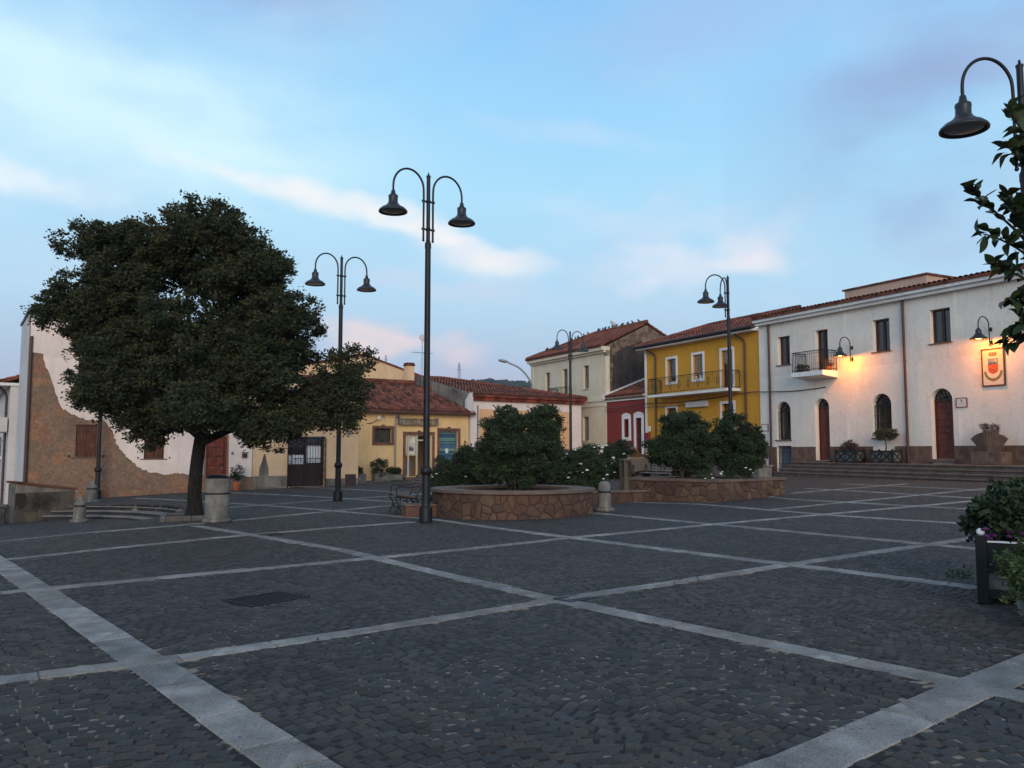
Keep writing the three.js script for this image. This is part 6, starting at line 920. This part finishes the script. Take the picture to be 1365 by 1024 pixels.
function crossPlanter(u, w, label, seed, kind) {   // dark timber frame with X braces over pale panels
  const p = toR(u, 1.04, w), o = thing('timber_planter', label, 'planter', p, TH_R, 'X-braced planters before the town hall'); const W = 0.5, D = 0.25, Hh = 0.52, gs = [];
  for (const [x, z] of [[-W, -D], [W, -D], [W, D], [-W, D]]) mesh('post', rb(x - 0.035, x + 0.035, 0, Hh + 0.03, z - 0.035, z + 0.035, 0.006), M.ironGreen, o);
  mesh('panel', [bb(-W + 0.036, W - 0.036, 0.04, Hh - 0.02, D - 0.02, D), bb(-W + 0.036, W - 0.036, 0.04, Hh - 0.02, -D, -D + 0.02), bb(-W, -W + 0.02, 0.04, Hh - 0.02, -D + 0.036, D - 0.036), bb(W - 0.02, W, 0.04, Hh - 0.02, -D + 0.036, D - 0.036)], M.concreteGrey, o);
  for (const y of [0.05, Hh - 0.05]) mesh('rail', [bb(-W + 0.036, W - 0.036, y - 0.03, y + 0.03, D + 0.001, D + 0.03), bb(W + 0.001, W + 0.03, y - 0.03, y + 0.03, -D + 0.036, D - 0.036)], M.ironGreen, o);
  const cross = (x0, x1) => [rod([x0, 0.08, D + 0.015], [x1, Hh - 0.08, D + 0.015], 0.03), rod([x1, 0.08, D + 0.015], [x0, Hh - 0.08, D + 0.015], 0.03)]; mesh('brace', [...cross(-W + 0.04, -0.02), ...cross(0.02, W - 0.04), bb(-0.02, 0.02, 0.08, Hh - 0.08, D + 0.001, D + 0.028)], M.ironGreen, o); mesh('brace', [rod([W + 0.015, 0.08, -D + 0.04], [W + 0.015, Hh - 0.08, D - 0.04], 0.02), rod([W + 0.015, Hh - 0.08, -D + 0.04], [W + 0.015, 0.08, D - 0.04], 0.02)], M.ironGreen, o);
  mesh('soil', bb(-W + 0.02, W - 0.02, 0.1, Hh - 0.05, -D + 0.02, D - 0.02), M.soil, o);
  if (kind) { mesh('stem', limb([[0, 0.4, 0], [0.03, 0.7, 0], [-0.02, 1.0, 0]], 0.03, 0.02, 8), M.twig, o); foliage(o, { lobes: [[0, 1.12, 0, 0.45, 0.2, 0.35], [0.2, 1.2, 0, 0.25, 0.16, 0.25]], clumps: 110, per: 26, seed, cols: [[0.05, 0.06, 0.022], [0.06, 0.058, 0.024]] }); }
  else { foliage(o, { lobes: [[0, 0.62, 0, 0.38, 0.2, 0.22], [0.05, 0.75, 0, 0.2, 0.16, 0.2]], clumps: 90, per: 24, seed, cols: [[0.07, 0.035, 0.04], [0.05, 0.04, 0.03], [0.085, 0.04, 0.045]] }); }
}
crossPlanter(5.5, 0.5, 'dark X-braced planter with reddish plant beside the left arched door', 231, 0);
crossPlanter(7.22, 0.5, 'dark X-braced planter with small tree under the arched window', 232, 1);
{ // scallop shell planter
  const o = thing('shell_planter', 'brown scallop shell shaped planter on a block beside the arched door', 'planter', toR(11.55, 1.04, 0.6), TH_R);
  mesh('pedestal', [rb(-0.55, 0.55, 0, 0.45, -0.3, 0.3, 0.015)], M.plinth, o);
  const n = 15; for (let i = 0; i < n; i++) { const t = i / (n - 1) * 2 - 1, f = Math.PI / 2 - t * 0.62, L = 0.60 + 0.1 * (1 - t * t), q = new THREE.CylinderGeometry(0.062, 0.036, L, 8).scale(1, 1, 0.9).translate(0, L / 2, 0); q.rotateX(0.05).rotateZ(f - Math.PI / 2).translate(t * 0.27, 0.44, 0.17 - Math.abs(t) * 0.12); mesh('rib', q, M.plinth, o); }
  mesh('bowl', new THREE.CylinderGeometry(0.48, 0.26, 0.55, 20).scale(1, 1, 0.45).translate(0, 0.74, -0.06), M.plinth, o); mesh('flower_pot', lathe([[0, 0.85], [0.2, 0.85], [0.26, 1.2], [0.22, 1.2], [0, 1.15]], 16).translate(0, 0, -0.05), M.plinth, o);
  foliage(o, { lobes: [[0, 1.25, -0.05, 0.28, 0.09, 0.16], [-0.25, 1.3, -0.05, 0.1, 0.12, 0.08], [0.12, 1.3, -0.05, 0.12, 0.1, 0.1]], clumps: 44, per: 14, seed: 233, cols: [[0.06, 0.05, 0.03], [0.09, 0.055, 0.045]] });
}
{ const o = thing('balcony_box', 'dark plant in a trough on the white balcony floor', 'potted plant', toR(3.15, 4.97, 0.5), TH_R); mesh('trough', rb(-0.2, 0.2, 0, 0.14, -0.2, 0.2, 0.02), M.darkWood, o); foliage(o, { lobes: [[0, 0.22, 0, 0.26, 0.12, 0.24]], clumps: 40, per: 18, seed: 241, cols: [[0.03, 0.026, 0.03], [0.034, 0.04, 0.026]] }); }
{ const o = thing('balcony_pot', 'terracotta pot with plant beside the balcony door', 'potted plant', toR(4.35, 4.97, 0.25), TH_R); mesh('pot', lathe([[0, 0], [0.09, 0], [0.13, 0.2], [0.1, 0.2], [0, 0.18]], 14), M.terracotta, o); foliage(o, { lobes: [[0, 0.32, 0, 0.14, 0.14, 0.14]], clumps: 24, per: 16, seed: 242, cols: [[0.09, 0.05, 0.03], [0.05, 0.05, 0.025]] }); }

/* ------------------------------------------------------------------ near right: planter box, potted bush, magnolia */
const BOX = [4.22, -7.55];
{
  const th = Math.atan2(-0.53, 0.85), o = thing('planter_box', 'dark framed planter box with white ball finials and purple flowers', 'planter', [BOX[0], g(4.8, -7.9) - 0.02, BOX[1]], th); const W = 1.3, D = 1.3, Hh = 0.6;   // local origin: front-left post, x right, z towards the viewer
  for (const [x, z] of [[0, 0], [W, 0], [0, -D], [W, -D]]) { const p = mesh('post', rb(x - 0.045, x + 0.045, 0, Hh, z - 0.045, z + 0.045, 0.008), M.ironGreen, o); mesh('finial', new THREE.SphereGeometry(0.034, 16, 12).translate(x, Hh + 0.03, z), M.whitePaint, p); }
  const rails = (y, h) => [bb(0.046, W - 0.046, y, y + h, -0.03, 0.03), bb(0.046, W - 0.046, y, y + h, -D - 0.03, -D + 0.03), bb(-0.03, 0.03, y, y + h, -D + 0.046, -0.046), bb(W - 0.03, W + 0.03, y, y + h, -D + 0.046, -0.046)];
  mesh('rail', rails(0.44, 0.1), M.ironGreen, o); mesh('rail', rails(0.05, 0.08), M.ironGreen, o); mesh('trim_line', [bb(0.05, W - 0.05, 0.543, 0.556, -0.025, 0.036), bb(-0.036, 0.025, 0.543, 0.556, -D + 0.05, -0.05)], M.whitePaint, o);
  mesh('panel', [bb(0.046, W - 0.046, 0.13, 0.44, -0.014, 0.0), bb(-0.0, 0.014, 0.13, 0.44, -D + 0.046, -0.046), bb(0.046, W - 0.046, 0.13, 0.44, -D, -D + 0.014), bb(W - 0.014, W, 0.13, 0.44, -D + 0.046, -0.046)], M.concreteGrey, o);
  mesh('corner_brace', [bb(0.046, 0.2, 0.36, 0.44, 0.001, 0.02), bb(0.046, 0.12, 0.28, 0.36, 0.001, 0.02)], M.ironGreen, o); mesh('soil', bb(0.02, W - 0.02, 0.1, 0.5, -D + 0.02, -0.02), M.soil, o);
  stuff(mesh('foliage', leafCloud({ lobes: [[0.35, 0.78, -0.3, 0.36, 0.22, 0.34], [0.85, 0.8, -0.4, 0.4, 0.24, 0.4], [0.5, 0.82, -0.9, 0.5, 0.26, 0.4], [0.1, 0.68, -0.6, 0.22, 0.16, 0.4]], clumps: 300, per: 30, cr: 0.09, len: 0.062, wid: 0.05, seed: 301, cols: SHRUB, inner: 0.35 }), M.leaf, o));
  const r = rng(302), pts = []; for (let i = 0; i < 60; i++) pts.push([0.02 + r() * 0.8, 0.52 + r() * 0.14, -0.12 + r() * 0.16]); for (let i = 0; i < 22; i++) pts.push([-0.06 + r() * 0.1, 0.5 + r() * 0.14, -r() * 0.9]); stuff(mesh('purple_flowers', blossoms(pts, 0.028, 303), M.purple, o)); exclusions.push([BOX[0], BOX[1], 0.06]);
}
{ const x = 4.2, z = -6.55; pottedPlant('potted_bush', 'bushy green plant in a pale pot in front of the planter box', [x, g(x, z), z], 0, o => mesh('pot', lathe([[0, 0], [0.19, 0], [0.24, 0.1], [0.25, 0.24], [0.22, 0.24], [0, 0.2]], 22), M.concrete, o), o => foliage(o, { lobes: [[0, 0.42, 0, 0.34, 0.24, 0.34], [-0.1, 0.25, 0.1, 0.28, 0.16, 0.26], [0.1, 0.55, -0.05, 0.26, 0.2, 0.26]], clumps: 240, per: 34, seed: 311, cols: [[0.05, 0.085, 0.022], [0.04, 0.07, 0.02], [0.062, 0.09, 0.026]], len: 0.04, wid: 0.02, cr: 0.07 })); exclusions.push([x, z, 0.2]); }
{ const x = 4.75, z = -8.95, o = thing('weed_tuft', 'small yellow-green weed growing in the cobbles behind the planter box', 'weed', [x, g(x, z), z]); foliage(o, { lobes: [[0, 0.04, 0, 0.1, 0.05, 0.08]], clumps: 9, per: 10, seed: 321, cols: [[0.06, 0.075, 0.022]], len: 0.05, wid: 0.015 }); mesh('stem', rod([0, -0.02, 0], [0, 0.08, 0], 0.008), M.twig, o); }
{ // magnolia: big single leaves
  const o = thing('magnolia_tree', 'magnolia with large glossy leaves growing from the dark planter box', 'tree', [5.28, g(5.28, -8.1) + 0.3, -8.1]);
  mesh('trunk', limb([[0, 0, 0], [0.03, 1.2, 0], [0.0, 2.4, 0.02], [0.06, 3.6, 0], [0.02, 4.7, 0]], 0.06, 0.02, 20), M.bark, o);
  const shape = new THREE.Shape(); shape.moveTo(0, 0); shape.quadraticCurveTo(0.34, 0.35, 0.26, 0.62); shape.quadraticCurveTo(0.16, 0.88, 0, 1); shape.quadraticCurveTo(-0.16, 0.88, -0.26, 0.62); shape.quadraticCurveTo(-0.34, 0.35, 0, 0);
  const variants = [0, 1, 2, 3].map(k => { const q = new THREE.ShapeGeometry(shape, 4), p = q.attributes.position; for (let i = 0; i < p.count; i++) { const x = p.getX(i), y = p.getY(i); p.setZ(i, Math.abs(x) * (0.45 + 0.12 * k) - y * y * (0.12 + 0.07 * k) + 0.03 * Math.sin(y * 9 + k)); } q.computeVertexNormals(); return uvm(q); });
  const r = rng(331); const twigs = [];
  const branch = (pts, r0, leaves, spread) => { mesh('branch', limb(pts, r0, 0.006, 12), M.bark, o); const c = new THREE.CatmullRomCurve3(pts.map(p => V(...p))); for (let i = 0; i < leaves; i++) { const t = 0.3 + 0.7 * Math.pow((i + 1) / leaves, 0.7); twigs.push([c.getPointAt(Math.min(1, t)), c.getTangentAt(Math.min(1, t)), spread]); } };
  // branches reach to the left and forward, others away from the camera
  const B = [
    [[0.05, 3.9, 0], [-0.15, 4.15, 0.05], [-0.32, 4.42, 0.08]], [[0.0, 3.7, 0], [-0.2, 3.85, 0.1], [-0.36, 4.02, 0.1]], [[0, 3.3, 0], [-0.18, 3.3, 0.1], [-0.3, 3.42, 0.1]],
    [[0, 2.9, 0], [-0.3, 3.2, 0.05], [-0.62, 3.5, 0.05], [-0.75, 3.62, 0.05]], [[0, 2.9, 0], [-0.3, 3.25, 0.15], [-0.45, 3.5, 0.2]], [[0, 2.7, 0], [-0.25, 2.95, 0.1], [-0.55, 3.12, 0.1], [-0.66, 3.14, 0.12]], [[0, 2.6, 0], [-0.25, 2.75, 0], [-0.5, 2.85, 0.02]], [[0, 2.5, 0], [-0.25, 2.5, 0.15], [-0.45, 2.45, 0.2]], [[0, 2.4, 0], [-0.2, 2.3, 0.1], [-0.36, 2.24, 0.12]], [[0, 2.3, 0], [-0.15, 2.2, -0.1], [-0.3, 2.1, -0.12]],
    [[0, 3.0, 0], [0.25, 3.3, -0.2], [0.5, 3.5, -0.3]], [[0, 2.6, 0], [0.3, 2.8, 0.2], [0.55, 2.85, 0.35]], [[0.03, 3.8, 0], [0.2, 4.2, 0.1], [0.3, 4.5, 0.1]], [[0, 3.4, 0], [0.1, 3.5, -0.3], [0.15, 3.6, -0.5]],
  ];
  B.forEach((p, i) => branch(p, 0.02, i < 10 ? 22 : 14, 1));
  for (const [p, tan] of twigs) {
    const l = 0.13 + r() * 0.07, m = new THREE.Mesh(variants[Math.floor(r() * 4)], M.bigLeaf[r() < 0.07 ? 3 : Math.floor(r() * 3)]); m.name = 'leaf'; m.castShadow = m.receiveShadow = true;
    const d = V(r() - 0.5, r() * 0.9 - 0.35, r() - 0.5).normalize().multiplyScalar(0.9).addScaledVector(tan, 0.6).normalize(), n0 = V(r() - 0.5, 0.9, r() - 0.5).normalize(), x = new THREE.Vector3().crossVectors(d, n0).normalize(), n = new THREE.Vector3().crossVectors(x, d);
    m.quaternion.setFromRotationMatrix(new THREE.Matrix4().makeBasis(x, d, n)); m.position.copy(p).add(V((r() - 0.5) * 0.05, (r() - 0.5) * 0.05, (r() - 0.5) * 0.05)); m.scale.setScalar(l); o.add(m);
  }
}

/* ------------------------------------------------------------------ cars */
function car(pos, rot, paint, label) {
  const o = thing('parked_car', label, 'car', pos, rot, 'cars parked before the cream house'); const P = M.carPaint(paint);
  // profile along x (front +x), extruded across z
  const body = new THREE.Shape(); body.moveTo(-1.95, 0.3); body.lineTo(-2.0, 0.62); body.quadraticCurveTo(-1.98, 0.9, -1.85, 0.93); body.lineTo(0.95, 0.92); body.quadraticCurveTo(1.8, 0.86, 1.98, 0.68); body.lineTo(2.0, 0.36); body.lineTo(1.75, 0.28); body.absarc(1.25, 0.3, 0.36, 0, Math.PI, false); body.lineTo(-0.9, 0.26); body.absarc(-1.26, 0.3, 0.36, 0, Math.PI, false); body.closePath();
  mesh('body', new THREE.ExtrudeGeometry(body, { depth: 1.5, bevelEnabled: true, bevelSize: 0.05, bevelThickness: 0.07, bevelSegments: 3 }).translate(0, 0, -0.75), P, o);
  const cab = new THREE.Shape(); cab.moveTo(-1.9, 0.93); cab.lineTo(-1.55, 1.38); cab.quadraticCurveTo(-1.4, 1.46, -1.1, 1.47); cab.lineTo(-0.1, 1.45); cab.quadraticCurveTo(0.1, 1.43, 0.2, 1.36); cab.lineTo(0.95, 0.92); cab.closePath(); const cg = new THREE.ExtrudeGeometry(cab, { depth: 1.36, bevelEnabled: true, bevelSize: 0.03, bevelThickness: 0.05, bevelSegments: 2 }).translate(0, 0, -0.68), cp = cg.attributes.position; for (let i = 0; i < cp.count; i++) { const k = clamp((cp.getY(i) - 0.93) / 0.54); cp.setZ(i, cp.getZ(i) * (1 - 0.16 * k)); } cg.computeVertexNormals(); const C = mesh('cabin', cg, P, o);
  const glass = std([0.02, 0.025, 0.03], { rough: 0.06 }); const quad = (a, b, c, d) => { const q = new THREE.BufferGeometry(); q.setAttribute('position', new THREE.Float32BufferAttribute([...a, ...b, ...c, ...a, ...c, ...d], 3)); q.computeVertexNormals(); return q; };
  mesh('rear_window', quad([-1.925, 0.97, -0.6], [-1.925, 0.97, 0.6], [-1.63, 1.37, 0.53], [-1.63, 1.37, -0.53]), glass, C); mesh('windscreen', quad([0.95, 0.97, 0.62], [0.95, 0.97, -0.62], [0.27, 1.38, -0.53], [0.27, 1.38, 0.53]), glass, C);
  for (const s of [-1, 1]) { mesh('side_window', [quad([-1.6, 1.0, 0.735 * s], [-0.55, 1.0, 0.735 * s], [-0.5, 1.38, 0.655 * s], [-1.35, 1.38, 0.655 * s]), quad([-0.46, 1.0, 0.735 * s], [0.68, 1.0, 0.735 * s], [0.1, 1.36, 0.655 * s], [-0.42, 1.38, 0.655 * s])], glass, C); mesh('tail_light', rb(-2.06, -1.98, 0.66, 0.88, s > 0 ? 0.5 : -0.76, s > 0 ? 0.76 : -0.5, 0.02), std(lin(120, 20, 16), { rough: 0.3 }), o); mesh('headlight', rb(1.92, 2.05, 0.58, 0.74, s > 0 ? 0.42 : -0.74, s > 0 ? 0.74 : -0.42, 0.03), M.pale, o); }
  mesh('rear_bumper', rb(-2.1, -1.95, 0.32, 0.58, -0.8, 0.8, 0.05), M.greyBlind, o); mesh('number_plate', bx(0.02, 0.11, 0.45, -2.11, 0.47, 0), M.whitePaint, o);
  for (const x of [-1.26, 1.25]) for (const s of [-1, 1]) { const w = mesh('wheel', new THREE.TorusGeometry(0.23, 0.085, 10, 24).translate(x, 0.315, 0.74 * s), M.darkPanel, o); mesh('rim', new THREE.CylinderGeometry(0.17, 0.17, 0.1, 18).rotateX(Math.PI / 2).translate(x, 0.315, 0.76 * s), M.steel, w); }
}
{ const d = (x, z) => [x, g(x, z), z]; car(d(6.05, -44.5), 1.15, lin(176, 172, 162), 'silver car parked before the red cottage'); car(d(4.35, -50.2), 1.1, lin(46, 52, 66), 'dark car parked before the cream house doorway'); }

/* ------------------------------------------------------------------ birds on the cream roof */
function bird(pos, rot, col, s, label, group) { const o = thing(group ? 'pigeon' : 'gull', label, 'bird', pos, rot, group); mesh('body', [new THREE.SphereGeometry(0.1, 10, 8).scale(1.5, 0.95, 0.85).rotateZ(0.35).translate(0, 0.14, 0), new THREE.SphereGeometry(0.055, 8, 6).translate(0.13, 0.26, 0), new THREE.ConeGeometry(0.014, 0.05, 5).rotateZ(-Math.PI / 2).translate(0.2, 0.26, 0), new THREE.BoxGeometry(0.16, 0.015, 0.07).rotateZ(0.3).translate(-0.2, 0.08, 0), rod([0, 0, 0.03], [0, 0.08, 0.03], 0.008), rod([0, 0, -0.03], [0, 0.08, -0.03], 0.008)], col, o); o.scale.setScalar(s); return o; }
{ const r = rng(17), dark = std(lin(50, 50, 56), { rough: 0.8 }); const A = [-21.6, 8.6, -0.55], B = [-19, 9.86, -3.2], C = [-13.4, 9.86, -3.2]; let first = null;
  for (let i = 0; i < 30; i++) { const t = r(); const p = i < 14 ? [0, 1, 2].map(k => lerp(A[k], B[k], t)) : [0, 1, 2].map(k => lerp(B[k], C[k], t)); const w = toR(p[0], p[1] + (i < 10 ? 0.02 : 0.02), p[2] - 0.02); const rot = r() * 6.28, lb = 'dark pigeon perched among others on the cream house roof line'; if (!first) first = bird(w, rot, dark, 0.62, lb, 'pigeons on the cream house roof'); else dup(first, w, rot, lb); }
  bird(toR(-16.6, 9.88, -3.22), 2.4, std(lin(190, 190, 192), { rough: 0.8 }), 1.6, 'large pale gull standing on the cream house ridge'); }

/* ------------------------------------------------------------------ grates and litter on the ground */
function grate(name, x, z, w, d, rot, bars, label) { const y = g(x, z) + 0.004, o = thing(name, label, 'grate', [x, y, z], rot); mesh('frame', [bb(-w / 2, w / 2, -0.03, 0.006, -d / 2, -d / 2 + 0.03), bb(-w / 2, w / 2, -0.03, 0.004, d / 2 - 0.03, d / 2), bb(-w / 2, -w / 2 + 0.03, -0.03, 0.004, -d / 2 + 0.03, d / 2 - 0.03), bb(w / 2 - 0.03, w / 2, -0.03, 0.004, -d / 2 + 0.03, d / 2 - 0.03)], M.ironDark, o); const n = bars; for (let i = 0; i < n; i++) { const x0 = -w / 2 + 0.03 + (w - 0.06) * (i + 0.22) / n; mesh('bar', bb(x0, x0 + (w - 0.06) / n * 0.5, -0.025, 0.002, -d / 2 + 0.031, d / 2 - 0.031), M.ironDark, o); } const ux = Math.cos(rot), uz = -Math.sin(rot); rects.push([x, z, ux, uz, w / 2 + 0.03, d / 2 + 0.03]); return o; }
grate('drain_grate', -2.5, -8.6, 0.7, 0.52, 0.9, 15, 'rusty iron drain grate set into the dark cobbles');
grate('small_grate', -4.35, -15.2, 0.42, 0.3, 0.9, 7, 'small iron drain cover at a crossing of pale bands');
grate('band_drain', 0.62, -8.42, 0.34, 0.26, 0.7, 6, 'slotted drain where two pale bands meet');
{ const r = rng(41), lm = [[90, 62, 36], [70, 52, 34], [110, 78, 44]].map(c => std(lin(...c), { rough: 0.9 })), spots = []; for (let i = 0; i < 26; i++) spots.push([1.2 + r() * 1.0, -8.9 - r() * 0.7]); for (let i = 0; i < 16; i++) spots.push([-4 + r() * 9, -5 - r() * 8]); for (let i = 0; i < 10; i++) spots.push([4.1 + r() * 0.5, -8.2 - r() * 1.5]);
  const s = new THREE.Shape(); s.moveTo(0, 0); s.quadraticCurveTo(0.3, 0.5, 0, 1); s.quadraticCurveTo(-0.3, 0.5, 0, 0); const q = new THREE.ShapeGeometry(s, 4), p = q.attributes.position; for (let i = 0; i < p.count; i++) p.setZ(i, Math.abs(p.getX(i)) * 0.8 + 0.15 * p.getY(i) * p.getY(i)); q.rotateX(-Math.PI / 2); const geo = uvm(q);
  spots.forEach(([x, z], i) => { const m = new THREE.Mesh(geo, lm[i % 3]); m.name = numbered('fallen_leaf'); m.position.set(x, g(x, z) + 0.012, z); m.rotation.y = r() * 6.28; m.scale.setScalar(0.05 + r() * 0.05); m.castShadow = m.receiveShadow = true; tag(m, 'dry brown leaf lying on the cobbles', 'leaf', 'fallen leaves on the paving'); scene.add(m); }); }

layCobbles();
renderer.render(scene, camera);
